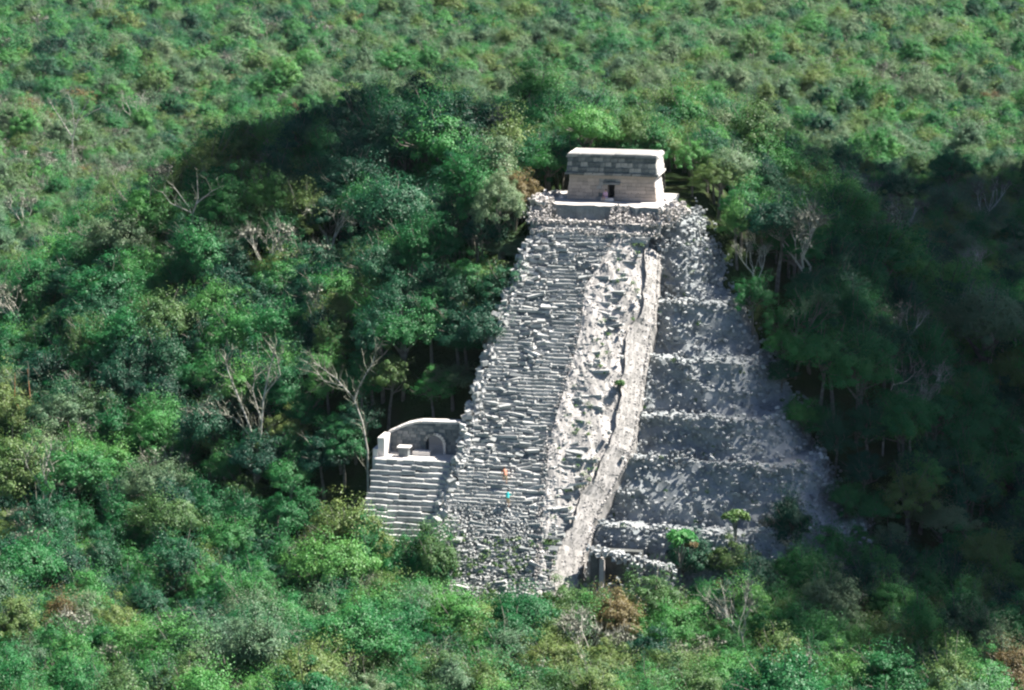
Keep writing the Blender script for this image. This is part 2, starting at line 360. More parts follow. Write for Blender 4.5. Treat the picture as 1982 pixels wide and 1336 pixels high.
# the band's outer wall, down to the terraces
def wall_patch():
    P = []
    for z in zb:
        u = br(z)
        for d_, du in ((-1.79, 0.0), (-2.4, 0.05), (-3.2, 0.12), (-4.6, 0.2)):
            s_ = (d_ + 0.05*fbm(u, z, d_))/math.sqrt(2); P.append((u+du, stair_v(z)+s_, z+s_))
    idx = np.arange(len(zb)*4).reshape(len(zb), 4)
    Fq = np.stack([idx[:-1, :-1].ravel(), idx[1:, :-1].ravel(), idx[1:, 1:].ravel(), idx[:-1, 1:].ravel()], 1)
    return pmesh('band_wall', np.array(P), Fq, M['band'], rng.uniform(0, 0.6, len(Fq)))
wall_patch()
loose(1100, lambda z: (bl(z), br(z)), lambda u, z, t: band_off(u, z, t)-0.02, 0.05, 0.15, M['rubble'], 'band_rubble', 0.0, 0.7, (4, 38))
loose(420, lambda z: (br(z)-.15, br(z)+.25), lambda u, z, t: band_off(u, z, 1.0), 0.08, 0.22, M['rubble'], 'band_edge_rubble', 0.0, 1.0, (4, 38))
# loose stones on the lower stair and along its left edge
loose(900, lambda z: (float(left_u(z))+0.3, stair_right(z)+0.8), lambda u, z, t: 0.06, 0.1, 0.26, M['stair'], 'stair_rubble', 0.1, 0.9)
loose(800, lambda z: (float(left_u(z))-0.9, float(left_u(z))+0.8), lambda u, z, t: 0.1-0.9*(1-t), 0.2, 0.5, M['stair'], 'edge_rubble', 0.3, 1.0)
loose(2600, lambda z: (float(left_u(z))+0.3, stair_right(z)+0.8), lambda u, z, t: 0.08, 0.08, 0.24, M['stair'], 'foot_rubble', 0.0, 0.8, (5, 14))
# 300 larger stones, one by one
STONES = []
for k in range(8):
    vv, ff, tt = blocks([(0, 0, 0)], [(1, 0.85, 0.7)], [(0, 0, 0)], 0.22)
    STONES.append(mesh_np('stone', vv, ff, M['stair'], np.full(6, k/8+0.1)))
def put_stone(u, v, z, s_):
    o = link('stone', random.choice(STONES), pyr)
    o.location = Lc(np.array([[u, v, z]]), PYR)[0]; o.scale = (s_*random.uniform(0.8, 1.3), s_, s_)
    o.rotation_euler = (random.gauss(0, 0.3), random.gauss(0, 0.3), random.uniform(0, 6.28))
for k in range(130):
    z = random.uniform(8, 39.2); put_stone(float(left_u(z))+random.gauss(-0.1, 0.35), stair_v(z)+random.gauss(0.0, 0.15), z-0.1+random.gauss(0, .15), random.uniform(0.4, 0.8))
for k in range(60):
    z = random.uniform(9, 38); u = random.uniform(float(left_u(z))+1, bl(z)); put_stone(u, stair_v(z)+0.02, z, random.uniform(0.3, 0.5))
eidx = np.where((rw <= 2) & (pts[:, 2] > 8))[0]
for k in range(60):
    q = pts[random.choice(list(eidx))]; put_stone(q[0], q[1], q[2]+0.05, random.uniform(0.4, 0.7))

# --- top platform in front of the temple
def boxes_part(name, spec, mat, jit=0.0, tint=None, parent=None, origin=PYR):
    """spec: (u0,u1,v0,v1,z0,z1) boxes joined into one part"""
    cen = np.array([((a+b_)/2, (c_+d_)/2, (e+f)/2) for a, b_, c_, d_, e, f in spec]); siz = np.array([(b_-a, d_-c_, f-e) for a, b_, c_, d_, e, f in spec])
    P = (CUBE_V[None]*siz[:, None, :] + cen[:, None, :] + rng.uniform(-jit, jit, (len(spec), 8, 3))).reshape(-1, 3)
    f_ = (CUBE_F[None] + (np.arange(len(spec))*8)[:, None, None]).reshape(-1, 4)
    tt = np.repeat(rng.uniform(0.3, 0.8, len(spec)) if tint is None else np.full(len(spec), tint), 6)
    return link(name, mesh_np(name, Lc(P, origin), f_, mat, tt), parent or pyr)
def slab(name, poly, z0, z1, mat, rough=0.12, parent=None, side=None):
    """irregular floor slab from a (u,v) outline"""
    pp = []
    for a, b_ in zip(poly, poly[1:]+poly[:1]):
        nseg = max(2, int(math.dist(a, b_)/0.6))
        for k in range(nseg): pp.append((a[0]+(b_[0]-a[0])*k/nseg + random.uniform(-rough, rough), a[1]+(b_[1]-a[1])*k/nseg + random.uniform(-rough, rough)))
    bm = bmesh.new()
    top = [bm.verts.new(Lc(np.array([[p[0], p[1], z1+random.uniform(-.05, .05)]]), PYR)[0]) for p in pp]
    bot = [bm.verts.new(Lc(np.array([[p[0]+random.uniform(-.1, .1), p[1]+random.uniform(-.1, .1), z0]]), PYR)[0]) for p in pp]
    bm.faces.new(top); n_ = len(pp)
    for k in range(n_): bm.faces.new((top[k], bot[k], bot[(k+1) % n_], top[(k+1) % n_]))
    bmesh.ops.recalc_face_normals(bm, faces=bm.faces); bmesh.ops.triangulate(bm, faces=[f for f in bm.faces if len(f.verts) > 4])
    me = bpy.data.meshes.new(name); bm.to_mesh(me); bm.free(); me.materials.append(mat); me.materials.append(side or mat)
    for p in me.polygons: p.material_index = 0 if p.normal.z > 0.6 else 1
    return link(name, me, parent or pyr)
slab('platform', [(-8.2, -7), (-8.4, 2.2), (-6.9, 2.9), (-5.6, 3.9), (-3.2, 4.3), (0.6, 4.2), (1.6, 3.5), (3.4, 4.6), (6.0, 4.4), (6.7, 1.0), (6.6, -7)], 39.6, ZT-0.03, M['plaster'], 0.22, side=M['terrace'])
slab('ledge', [(-8.3, 1.0), (-8.2, 5.3), (-6.6, 5.9), (-5.2, 5.6), (-4.3, 4.9), (-2.2, 5.5), (0.4, 5.2), (1.9, 5.9), (3.6, 6.3), (5.6, 5.6), (6.4, 3)], 38.4, 40.1, M['plaster'], 0.3, side=M['terrace'])
slab('ledge', [(-7.9, 4.6), (-7.6, 6.4), (-6.2, 6.9), (-5.0, 6.3), (-3.6, 6.1), (-1.2, 6.6), (0.2, 6.0), (0.9, 6.9), (2.6, 7.0), (3.4, 5.0)], 37.4, 39.2, M['rubble'], 0.3, side=M['terrace'])
cen, big_ = [], []
for k in range(900):
    uu = random.choice([random.gauss(-7.3, .8), random.uniform(0.8, 7.0), random.uniform(0.8, 7.0)]); tt_ = random.random()
    cen.append((uu, 3.6+2.4*tt_+random.gauss(0, .15), ZT-0.1-1.75*tt_+random.gauss(0, .1))); big_.append(.2)
for k in range(760):
    t_ = random.random()
    if t_ < 0.2: cen.append((random.gauss(-7.5, .7), random.uniform(-2, 4.4), ZT+abs(random.gauss(0, .3))-.1)); big_.append(.36)
    elif t_ < 0.42: cen.append((random.gauss(7.4, .7), random.uniform(-2, 5.5), ZT-abs(random.gauss(0.4, .8)))); big_.append(.32)
    elif t_ < 0.75: cen.append((random.uniform(-8.3, 8.0), random.gauss(5.4, .5), 40.1+random.gauss(-.05, .12))); big_.append(.2)
    else: cen.append((random.uniform(-8, 7), random.gauss(6.6, .4), 39.1+random.gauss(0, .2))); big_.append(.2)
cen = np.array(cen); s_ = np.array(big_)[:, None]*rng.uniform(0.4, 1.15, (len(cen), 1))*rng.uniform(0.7, 1.3, (len(cen), 3))
vv, ff, tt = blocks(cen, s_, np.c_[rng.normal(0, .3, (len(cen), 2)), rng.uniform(0, 3, len(cen))], 0.2)
tag(pmesh('platform_rubble', vv, ff, M['rubble'], tt), kind='stuff')
# --- low chamber with a dark doorway right of the stair foot
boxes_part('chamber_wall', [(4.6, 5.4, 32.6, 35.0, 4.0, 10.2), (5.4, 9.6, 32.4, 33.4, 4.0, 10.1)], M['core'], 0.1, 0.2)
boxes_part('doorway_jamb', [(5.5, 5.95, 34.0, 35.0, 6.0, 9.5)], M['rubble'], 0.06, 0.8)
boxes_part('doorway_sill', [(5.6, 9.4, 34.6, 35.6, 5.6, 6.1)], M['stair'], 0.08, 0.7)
cen = [(u_, 34.6+random.gauss(0, .5), 10.3-(u_-4.6)*.17+random.gauss(0, .28)) for u_ in rng.uniform(4.3, 13.5, 190)] + [(u_, 34.2+random.gauss(0, .3), z_) for u_, z_ in zip(rng.normal(4.9, .3, 70), rng.uniform(5, 10.3, 70))] + [(u_, 34.6+random.gauss(0, .3)+(8.3-z_)*.3, z_) for u_, z_ in zip(rng.uniform(9.4, 13.5, 150), rng.uniform(5, 9.3, 150))]
cen = np.array(cen); vv, ff, tt = blocks(cen, rng.uniform(.18, .42, (len(cen), 1))*rng.uniform(.7, 1.3, (len(cen), 3)), np.c_[rng.normal(0, .3, (len(cen), 2)), rng.uniform(0, 3, len(cen))], .2)
tag(pmesh('chamber_rubble', vv, ff, M['terrace'], tt), kind='stuff')

# ------------------------------------------------------------------ temple on top
TO = (0.0, 0.0, ZT)
tem = root_at('temple', *TO)
tag(tem, 'small flat-roofed stone temple with one dark doorway on the pyramid summit', 'temple')
def frustum(name, u0, u1, v0, v1, z0, z1, ins, mat, tint=0.4, jit=0.02, parent=None):
    """box whose top is drawn in by ins on all sides (battered wall block)"""
    P = CUBE_V*np.array([u1-u0, v1-v0, z1-z0]) + np.array([(u0+u1)/2, (v0+v1)/2, (z0+z1)/2])
    top = CUBE_V[:, 2] > 0
    P[top, 0] -= np.sign(CUBE_V[top, 0])*ins; P[top, 1] -= np.sign(CUBE_V[top, 1])*ins
    P += rng.uniform(-jit, jit, P.shape)
    return link(name, mesh_np(name, Lc(P, TO), CUBE_F, mat, np.full(6, tint)), parent or tem)
HU, DEP = 5.15, 5.2
# lower walls: a room with a door gap, walls 0.9 thick
T_FRONT = boxes_part('front_wall', [(-HU+.25, -0.42, -1.15, -0.25, ZT-.3, ZT+2.75), (0.36, HU-.25, -1.15, -0.25, ZT-.3, ZT+2.75), (-0.42, 0.36, -1.15, -0.25, ZT+1.85, ZT+2.75)], M['temple_wall'], 0, 0.3, tem, TO)
T_RIGHT = boxes_part('side_wall', [(HU-1.2, HU-.25, -DEP+.2, -1.15, ZT-.3, ZT+2.75)], M['temple_wall'], 0, 0.5, tem, TO)
T_LEFT = boxes_part('side_wall', [(-HU+.25, -HU+1.2, -DEP+.2, -1.15, ZT-.3, ZT+2.75)], M['temple_wall'], 0, 0.5, tem, TO)
boxes_part('back_wall', [(-HU+1.2, HU-1.2, -DEP+.2, -DEP+1.1, ZT-.3, ZT+2.75)], M['temple_wall'], 0, 0.5, tem, TO)
T_FRIEZE = frustum('frieze', -HU-.02, HU+.02, -DEP, 0.02, ZT+3.05, ZT+4.85, 0.2, M['temple_frieze'])
frustum('roof', -HU+.25, HU-.25, -DEP+.25, -0.25, ZT+5.0, ZT+5.2, 0.15, M['rubble'], 0.0, 0.06)
BLK = [mesh_np('stone', *(lambda r_: (r_[0], r_[1]))(blocks([(0, 0, 0)], [(1, 1, 1)], [(0, 0, 0)], 0.035)), M['temple_wall'], np.full(6, 0.1+0.17*k)) for k in range(5)]
BLF = [mesh_np('stone', *(lambda r_: (r_[0], r_[1]))(blocks([(0, 0, 0)], [(1, 1, 1)], [(0, 0, 0)], 0.09)), M['temple_frieze'], np.full(6, 0.05+0.2*k)) for k in range(5)]
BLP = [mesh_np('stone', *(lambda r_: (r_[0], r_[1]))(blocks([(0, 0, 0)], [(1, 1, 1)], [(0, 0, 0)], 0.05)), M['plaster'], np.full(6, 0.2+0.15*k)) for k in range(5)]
def tstone(me, u, v, z, su, sv, sz_, lean=(0, 0)):
    o = link('stone', me, T_FRIEZE if z-ZT > 2.79 else T_FRONT if v > -0.5 else T_RIGHT if u > 0 else T_LEFT); o.location = (u, -v, z-ZT); o.scale = (su, sv, sz_); o.rotation_euler = (random.gauss(0, .012), random.gauss(0, .012), random.gauss(0, .02)); return o
# lower wall courses, drawn in a little as they rise
zc = ZT
for c_ in range(7):
    hh = 0.40; bat = 0.05*c_
    for face in ('front', 'right', 'left'):
        a, b_ = (-HU+bat, HU-bat) if face == 'front' else (-DEP+bat+.1, -0.32-bat)
        u = a
        while u < b_-0.05:
            wd = min(random.uniform(0.45, 1.05), b_-u)
            if b_-u-wd < 0.25: wd = b_-u
            mid = u+wd/2
            if face == 'front':
                if c_*hh < 1.75 and mid > -0.9 and mid < 0.85:
                    if u < -0.42: wd = -0.42-u; mid = u+wd/2
                    elif u < 0.36: u = 0.36; continue
                if wd > 0.06:
                    mats = BLF if (-1.7 < mid < -1.05 or (c_*hh > 1.7 and -1.1 < mid < 0.8)) else BLK
                    tstone(random.choice(mats), mid, -bat-0.14+random.uniform(-.015, .015), zc+hh/2, wd-0.014, 0.32, hh-0.012)
            elif wd > 0.06:
                sgn = 1 if face == 'right' else -1
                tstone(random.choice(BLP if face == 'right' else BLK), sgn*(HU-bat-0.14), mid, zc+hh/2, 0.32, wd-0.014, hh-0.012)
            u += wd
    zc += hh
def course(z, hh, hu, v_f, v_b, meshes, wmin, wmax, thick, gap=0.04, side=True, sidemesh=None):
    u = -hu
    while u < hu-0.1:
        wd = min(random.uniform(wmin, wmax), hu-u); 
        if hu-u-wd < wmin*0.5: wd = hu-u
        tstone(random.choice(meshes), u+wd/2, v_f-thick/2+random.uniform(-.03, .03), z+hh/2, wd-gap, thick, hh-gap*0.6); u += wd
    if not side: return
    for sgn in (1, -1):
        v = v_b
        while v < v_f-thick-0.1:
            wd = min(random.uniform(wmin, wmax), v_f-thick-v)
            tstone(random.choice(sidemesh or meshes), sgn*(hu-thick/2), v+wd/2, z+hh/2, thick, wd-gap, hh-gap*0.6); v += wd
course(ZT+2.8, 0.30, HU+.18, 0.20, -DEP-.1, BLF, 0.7, 1.4, 0.6, sidemesh=BLP)           # medial moulding
course(ZT+3.12, 0.58, HU+.0, 0.04, -DEP, BLF, 0.5, 1.0, 0.5, sidemesh=BLP)
course(ZT+3.70, 0.58, HU-.05, -0.02, -DEP+.1, BLF, 0.5, 1.1, 0.5, sidemesh=BLP)
course(ZT+4.28, 0.52, HU-.10, -0.08, -DEP+.2, BLF, 0.5, 1.0, 0.5, sidemesh=BLP)
course(ZT+4.80, 0.32, HU+.02, 0.05, -DEP+.1, BLF, 0.8, 1.5, 0.8, sidemesh=BLP)           # cornice
course(ZT+5.12, 0.10, HU-.12, -0.08, -DEP+.2, BLF, 0.8, 1.5, 0.6, sidemesh=BLP)
tstone(BLF[2], -0.03, -0.16, ZT+1.88, 1.9, 0.42, 0.24)                                   # lintel over the doorway
T_FRONT.children[-1].name = 'lintel'

# ------------------------------------------------------------------ vaulted shrine on the left
SO = (-15.5, 26.0, 14.0)
shr = root_at('vaulted_shrine', *SO)
tag(shr, 'small grey vaulted shrine with an arched opening and its own steps beside the stair', 'shrine')
ZS = 17.1; VF = 27.2; UL, UR = -20.0, -12.6
def sbox(name, spec, mat, jit=0.03, tint=None): return boxes_part(name, spec, mat, jit, tint, shr, SO)
sbox('platform', [(UL-.8, -11.6, 19.5, VF, 13.0, ZS)], M['plaster'], 0.05, 0.6)
# arched wall: a solid with a round-headed opening, thickness 1.3
def arch_wall():
    v0, v1 = 23.9, 22.5; ac, ar, spring = -14.75, 1.0, ZS+1.05
    topz = lambda u: ZS + float(np.interp(u, [UL, UL+0.9, UL+2.2, UL+3.6, -11.2], [2.0, 2.45, 3.05, 3.4, 3.5]))
    bm = bmesh.new()
    def P(u, v, z): return bm.verts.new(Lc(np.array([[u, v, z]]), SO)[0])
    us = list(np.linspace(UL, ac-ar, 9)) + [ac-ar*math.cos(a) for a in np.linspace(0, math.pi, 13)][1:-1] + list(np.linspace(ac+ar, -10.6, 7))
    low = lambda u: (spring+math.sqrt(max(0, ar*ar-(u-ac)**2))) if abs(u-ac) < ar-1e-6 else ZS-0.2
    f0 = [(P(u, v0, low(u)), P(u, v0-0.15, topz(u)+random.uniform(-.06, .06))) for u in us]
    f1 = [(P(u, v1, low(u)), P(u, v1+0.1, topz(u)+random.uniform(-.06, .06))) for u in us]
    jl = [k for k, u in enumerate(us) if abs(u-(ac-ar)) < 1e-6][0]; jr = [k for k, u in enumerate(us) if abs(u-(ac+ar)) < 1e-6][0]
    # the jamb columns need a springing vertex on the opening side
    sp = {k: (P(us[k], v0, spring), P(us[k], v1, spring)) for k in (jl, jr)}
    for k in range(len(us)-1):
        inside = jl <= k < jr
        a0 = f0[k][0] if not (inside and k == jl) else sp[jl][0]; b0_ = f0[k+1][0] if not (inside and k+1 == jr) else sp[jr][0]
        a1 = f1[k][0] if not (inside and k == jl) else sp[jl][1]; b1_ = f1[k+1][0] if not (inside and k+1 == jr) else sp[jr][1]
        bm.faces.new((a0, b0_, f0[k+1][1], f0[k][1])); bm.faces.new((a1, f1[k][1], f1[k+1][1], b1_))
        bm.faces.new((f0[k][1], f0[k+1][1], f1[k+1][1], f1[k][1]))
        if inside: bm.faces.new((a0, a1, b1_, b0_))
    for k in (jl, jr): bm.faces.new((f0[k][0], sp[k][0], sp[k][1], f1[k][0]))
    bm.faces.new((f0[0][0], f0[0][1], f1[0][1], f1[0][0])); bm.faces.new((f0[-1][0], f1[-1][0], f1[-1][1], f0[-1][1]))
    bmesh.ops.recalc_face_normals(bm, faces=bm.faces)
    me = bpy.data.meshes.new('arch_wall'); bm.to_mesh(me); bm.free(); me.materials.append(M['shrine_wall'])
    return link('arch_wall', me, shr), (ac, ar, spring, v0, topz)
aw, (ac, ar, spring, v0, topz) = arch_wall()
for k in range(11):                               # stones of the arch ring, right side coloured pale as painted sunlight
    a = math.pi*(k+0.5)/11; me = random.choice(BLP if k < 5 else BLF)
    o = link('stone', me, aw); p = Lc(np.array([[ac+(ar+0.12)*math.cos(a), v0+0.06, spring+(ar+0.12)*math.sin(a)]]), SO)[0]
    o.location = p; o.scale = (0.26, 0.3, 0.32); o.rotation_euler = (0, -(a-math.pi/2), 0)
for k in range(3):  # right jamb stones, sunlight put into their pale colour
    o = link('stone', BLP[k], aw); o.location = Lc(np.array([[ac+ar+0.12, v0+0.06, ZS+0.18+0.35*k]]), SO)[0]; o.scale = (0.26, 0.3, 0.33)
BLS = [mesh_np('stone', *(lambda r_: (r_[0], r_[1]))(blocks([(0, 0, 0)], [(1, 1, 1)], [(0, 0, 0)], 0.07)), M['shrine_wall'], np.full(6, 0.0+0.18*k)) for k in range(5)]
for c_ in range(11):                               # facing stones of the arched wall
    z = ZS+0.17+c_*0.34; u = UL+0.25+random.uniform(0, .2)
    while u < -10.9:
        wd = random.uniform(0.4, 0.75); mu = u+wd/2
        if z+0.2 < topz(mu) and not (abs(mu-ac) < ar+0.22+wd/2 and z < spring+.2) and math.hypot(mu-ac, z-spring) > ar+0.22+wd/2:
            o = link('stone', random.choice(BLS), aw); o.location = Lc(np.array([[mu, v0-0.09-0.035*c_*0.34+random.gauss(0, .015), z]]), SO)[0]; o.scale = (wd-.03, 0.26, 0.32)
        u += wd
u = UL
while u < -11.4:                                   # coping stones along the wall top
    wd = random.uniform(0.5, 0.9); o = link('coping_stone', random.choice(BLP), aw)
    o.location = Lc(np.array([[u+wd/2, 23.2, topz(u+wd/2)+0.03]]), SO)[0]; o.scale = (wd-.04, 1.35, 0.24)
    sl = (topz(u+wd)-topz(u))/wd; o.rotation_euler = (0, -math.atan(sl), 0); u += wd
sbox('side_wall', [(UL-.35, UL+.3, 23.8, 26.6, ZS-.2, ZS+2.1)], M['plaster'], 0.05, 0.7)
sbox('side_wall', [(UL-.9, UL-.36, 24.5, 26.9, ZS-1.2, ZS+0.9)], M['plaster'], 0.05, 0.6)
sbox('altar_block', [(-18.2, -17.2, 25.2, 26.1, ZS-.02, ZS+0.95)], M['shrine_wall'], 0.03, 0.4)
sbox('altar_slab', [(-18.4, -17.0, 25.05, 26.25, ZS+0.96, ZS+1.1)], M['plaster'], 0.02, 0.7)
sbox('bench', [(-16.9, -15.0, 24.1, 25.2, ZS-.02, ZS+0.45)], M['plaster'], 0.03, 0.7)
sbox('chamber_back', [(-17.2, -11.0, 19.6, 20.2, ZS-.1, ZS+2.6)], M['plaster'], 0.05, 0.6)  # back wall coloured pale to stand for light seen through the arch
for i in range(18):                                # its own flight of steps
    z = ZS - 0.02 - i*0.5; v = VF + 0.05 + i*0.5
    cen, siz, ro = [], [], []; u = UL-0.5+random.uniform(-.3, .3)
    while u < -12.7:
        wd = random.uniform(0.6, 1.5); cen.append((u+wd/2, v+random.gauss(0, .05), z-0.24+random.gauss(0, .035))); siz.append((wd*0.985, 0.62, 0.48)); ro.append((random.gauss(0, .04), random.gauss(0, .03), random.gauss(0, .05))); u += wd
    vv, ff, tt = blocks(np.array(cen), np.array(siz), np.array(ro), 0.05)
    link('step', mesh_np('step', Lc(vv, SO), ff, M['stair'], np.repeat(rng.uniform(0.05, 0.75, len(cen)), 6)), shr)
sbox('step_core', [(UL-.4, -12.3, 20.0, 27.0, 3.0, ZS-0.3)], M['core'], 0.02, 0.2)
P = [(UL-.4, 27.0, ZS-.5), (-12.9, 27.0, ZS-.5), (UL-.4, 41.5, 2.6), (-12.9, 41.5, 2.6), (UL-.4, 27.0, 0), (-12.9, 27.0, 0), (UL-.4, 41.5, 0), (-12.9, 41.5, 0)]
link('step_core', mesh_np('step_core', Lc(np.array(P), SO), [[0, 1, 3, 2], [0, 2, 6, 4], [1, 5, 7, 3], [2, 3, 7, 6]], M['core'], np.full(4, .2)), shr)
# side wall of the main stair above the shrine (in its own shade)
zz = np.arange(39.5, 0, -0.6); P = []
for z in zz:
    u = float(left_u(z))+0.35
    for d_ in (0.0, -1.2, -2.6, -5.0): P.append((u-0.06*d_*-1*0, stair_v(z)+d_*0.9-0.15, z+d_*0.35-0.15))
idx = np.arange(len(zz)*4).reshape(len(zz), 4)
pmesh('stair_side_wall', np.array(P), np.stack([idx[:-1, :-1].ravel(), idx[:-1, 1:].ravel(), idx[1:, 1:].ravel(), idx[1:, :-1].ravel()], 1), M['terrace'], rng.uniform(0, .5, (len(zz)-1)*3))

# ------------------------------------------------------------------ trees
def rand_unit(k):
    v = rng.normal(size=(k, 3)); return v/np.linalg.norm(v, axis=1)[:, None]
def tube(pts, radii, sides=5):
    """tapered tube -> verts, quads"""
    pts = np.asarray(pts, float); k = len(pts); vs = []; d = np.gradient(pts, axis=0)
    for i in range(k):
        t = d[i]/max(np.linalg.norm(d[i]), 1e-6); a = np.cross(t, [0.3, 0.9, 0.2]); a /= max(np.linalg.norm(a), 1e-6); b_ = np.cross(t, a)
        for s_ in range(sides):
            th = 2*math.pi*s_/sides; vs.append(pts[i]+radii[i]*(math.cos(th)*a+math.sin(th)*b_))
    fs = [[i*sides+s_, i*sides+(s_+1) % sides, (i+1)*sides+(s_+1) % sides, (i+1)*sides+s_] for i in range(k-1) for s_ in range(sides)]
    return np.array(vs), np.array(fs)
def merge(parts):
    V_, F_, o = [], [], 0
    for v, f in parts: V_.append(v); F_.append(np.asarray(f)+o); o += len(v)
    return np.concatenate(V_), np.concatenate(F_)
def leaves(cen, rad, per, size, tints, mid=None):
    """leaf quads on loose clumps"""
    k = len(cen)*per; c_ = np.repeat(cen, per, 0); r_ = np.repeat(rad, per)
    d = rand_unit(k); d[:, 2] = np.abs(d[:, 2])*rng.choice([1, 1, 1, -0.6], k)
    p = c_ + d*r_[:, None]*(rng.uniform(0.15, 1, (k, 1))**0.45)*np.array([1, 1, 0.8])
    nrm = d*0.8 + rand_unit(k)*0.55 + np.array([0, 0, 0.35])
    if mid is not None: e = c_-mid; nrm += 0.55*e/np.maximum(np.linalg.norm(e, axis=1), .1)[:, None]
    nrm = nrm; nrm /= np.linalg.norm(nrm, axis=1)[:, None]
    a = np.cross(nrm, rand_unit(k)); a /= np.linalg.norm(a, axis=1)[:, None]; b_ = np.cross(nrm, a)
    s_ = size*rng.uniform(0.6, 1.4, (k, 1)); a = a*s_*0.62; b_ = b_*s_*0.36
    v = np.stack([p-a, p-b_+a*0.1, p+a, p+b_+a*0.1], 1).reshape(-1, 3)
    return v, np.arange(k*4).reshape(-1, 4), np.clip(np.repeat(tints, per)+rng.normal(0, 0.16, k), 0, 1)
def make_tree(kind):
    """kind -> (trunk verts/faces, crown verts/faces/tint), about 10 m tall"""
    tr = []
    if kind in ('round', 'spread', 'tall', 'ragged', 'huge'):
        rx, rz, zc, nc, per, cs, ls = dict(round=(2.7, 2.9, 6.4, 84, 150, 0.68, 0.155), spread=(3.5, 2.2, 7.0, 96, 140, 0.68, 0.155), tall=(2.2, 3.6, 6.4, 84, 140, 0.64, 0.15), ragged=(3.0, 3.0, 6.4, 70, 140, 0.6, 0.15), huge=(3.4, 3.1, 6.6, 220, 100, 0.5, 0.11))[kind]
        d = rand_unit(nc); d[:, 2] = np.abs(d[:, 2])*1.15 - 0.42
        wob = 1 + 0.28*np.sin(rng.integers(2, 5)*np.arctan2(d[:, 1], d[:, 0])+rng.uniform(0, 6)) + rng.normal(0, 0.10 if kind != 'ragged' else 0.22, nc)
        cen = d*np.array([rx, rx, rz])*(wob*rng.uniform(0.62, 1.0, nc))[:, None] + np.array([0, 0, zc])
        rad = cs*rng.uniform(0.7, 1.35, nc)
        cr = leaves(cen, rad, per, ls, rng.uniform(0.1, 0.9, nc), np.array([0, 0, zc-1.0]))
        if kind != 'huge':                        # thin stray sprays blur the outline, bare twigs show between
            ns = nc//2; sd_ = rand_unit(ns); sd_[:, 2] = sd_[:, 2]*0.8+0.25
            sc_n = sd_*np.array([rx, rx, rz])*rng.uniform(0.7, 1.22, (ns, 1)) + np.array([0, 0, zc-0.2])
            l2 = leaves(sc_n, rng.uniform(0.9, 1.5, ns), per//3, ls*0.95, rng.uniform(0, 1, ns), np.array([0, 0, zc-1.0]))
            cr = (np.concatenate([cr[0], l2[0]]), np.concatenate([cr[1], l2[1]+len(cr[0])]), np.concatenate([cr[2], l2[2]]))
            for q in sc_n[:26]:
                e = q+(q-np.array([0, 0, zc-1.5]))*rng.uniform(0.1, 0.25); tr.append(tube([np.array([0, 0, zc-1])*0.6+q*0.4, q+rng.normal(0, .15, 3), e], [0.035, 0.03, 0.012], 3))
        bend = rng.normal(0, 0.5, 2)
        tp = [(0, 0, -0.6), (bend[0]*.4, bend[1]*.4, 2.4), (bend[0], bend[1], 5.0), (bend[0]*.8, bend[1]*.8, zc+0.6)]
        tr.append(tube(tp, [0.26, 0.19, 0.14, 0.05], 6))
        for j in rng.choice(nc, 9, replace=False):
            s0 = np.array(tp[2])*rng.uniform(0.8, 1.05); m_ = (s0+cen[j])/2 + rng.normal(0, 0.3, 3)
            tr.append(tube([s0, m_, cen[j]*np.array([1, 1, 1.02])], [0.10, 0.06, 0.025], 4))
    else:                                          # leafless or nearly leafless: pale limbs and a haze of twigs
        hgt = dict(twiggy=9.5, bare=10.5)[kind]; tips = []
        def grow(p, d, ln, r_, lev):
            e = p + d*ln; m_ = (p+e)/2 + rng.normal(0, 0.06*ln, 3)
            tr.append(tube([p, m_, e], [r_, r_*0.82, r_*0.62], 5 if lev < 2 else 3))
            if lev >= (4 if kind == 'bare' else 3): tips.append((e, d)); return
            for _ in range(3 if lev < 2 else 2+int(rng.random() < 0.6)):
                nd = d*0.9 + rand_unit(1)[0]*0.62 + np.array([0, 0, 0.22]); nd /= np.linalg.norm(nd)
                grow(p + d*ln*rng.uniform(0.75, 1.0), nd, ln*rng.uniform(0.58, 0.8), r_*0.58, lev+1)
        lean = np.array([*rng.normal(0, 0.12, 2), 1.0]); lean /= np.linalg.norm(lean)
        grow(np.array([0, 0, -0.5]), lean, hgt*0.42, 0.19, 0)
        tw = []
        for e, d in tips:
            for _ in range(7 if kind == 'twiggy' else 3):
                nd = d*0.6 + rand_unit(1)[0]*0.8 + np.array([0, 0, 0.2]); nd /= np.linalg.norm(nd)
                q = e + nd*rng.uniform(0.6, 1.3); tw.append(tube([e, (e+q)/2+rng.normal(0, .06, 3), q], [0.035, 0.025, 0.012], 3))
        tv, tf = merge(tw); cr = (tv, tf, rng.uniform(0, 1, len(tf)))
        if kind == 'twiggy':
            te = np.array([e for e, d in tips]); lv_, lf_, lt_ = leaves(te, np.full(len(te), 0.7), 11, 0.26, rng.uniform(0, 1, len(te)))
            cr = (np.concatenate([tv, lv_]), np.concatenate([tf, lf_+len(tv)]), np.concatenate([cr[2], lt_]))
    tv, tf = merge(tr)
    return (tv, tf), cr
KINDS = ['round', 'round', 'round', 'spread', 'spread', 'tall', 'tall', 'ragged', 'ragged', 'twiggy', 'twiggy', 'twiggy', 'bare', 'bare']
PROTO = [(k,)+make_tree(k) for k in KINDS]
leafy = [i for i, k in enumerate(KINDS) if k not in ('twiggy', 'bare')]; twigs = [i for i, k in enumerate(KINDS) if k == 'twiggy']; bares = [i for i, k in enumerate(KINDS) if k == 'bare']
TRUNKS = [mesh_np('trunk', p[1][0], p[1][1], M['bark'] if p[0] != 'bare' else M['bark_pale']) for p in PROTO]
CROWNS = [mesh_np('crown', p[2][0], p[2][1], M['leaf_green'], p[2][2]) for p in PROTO]
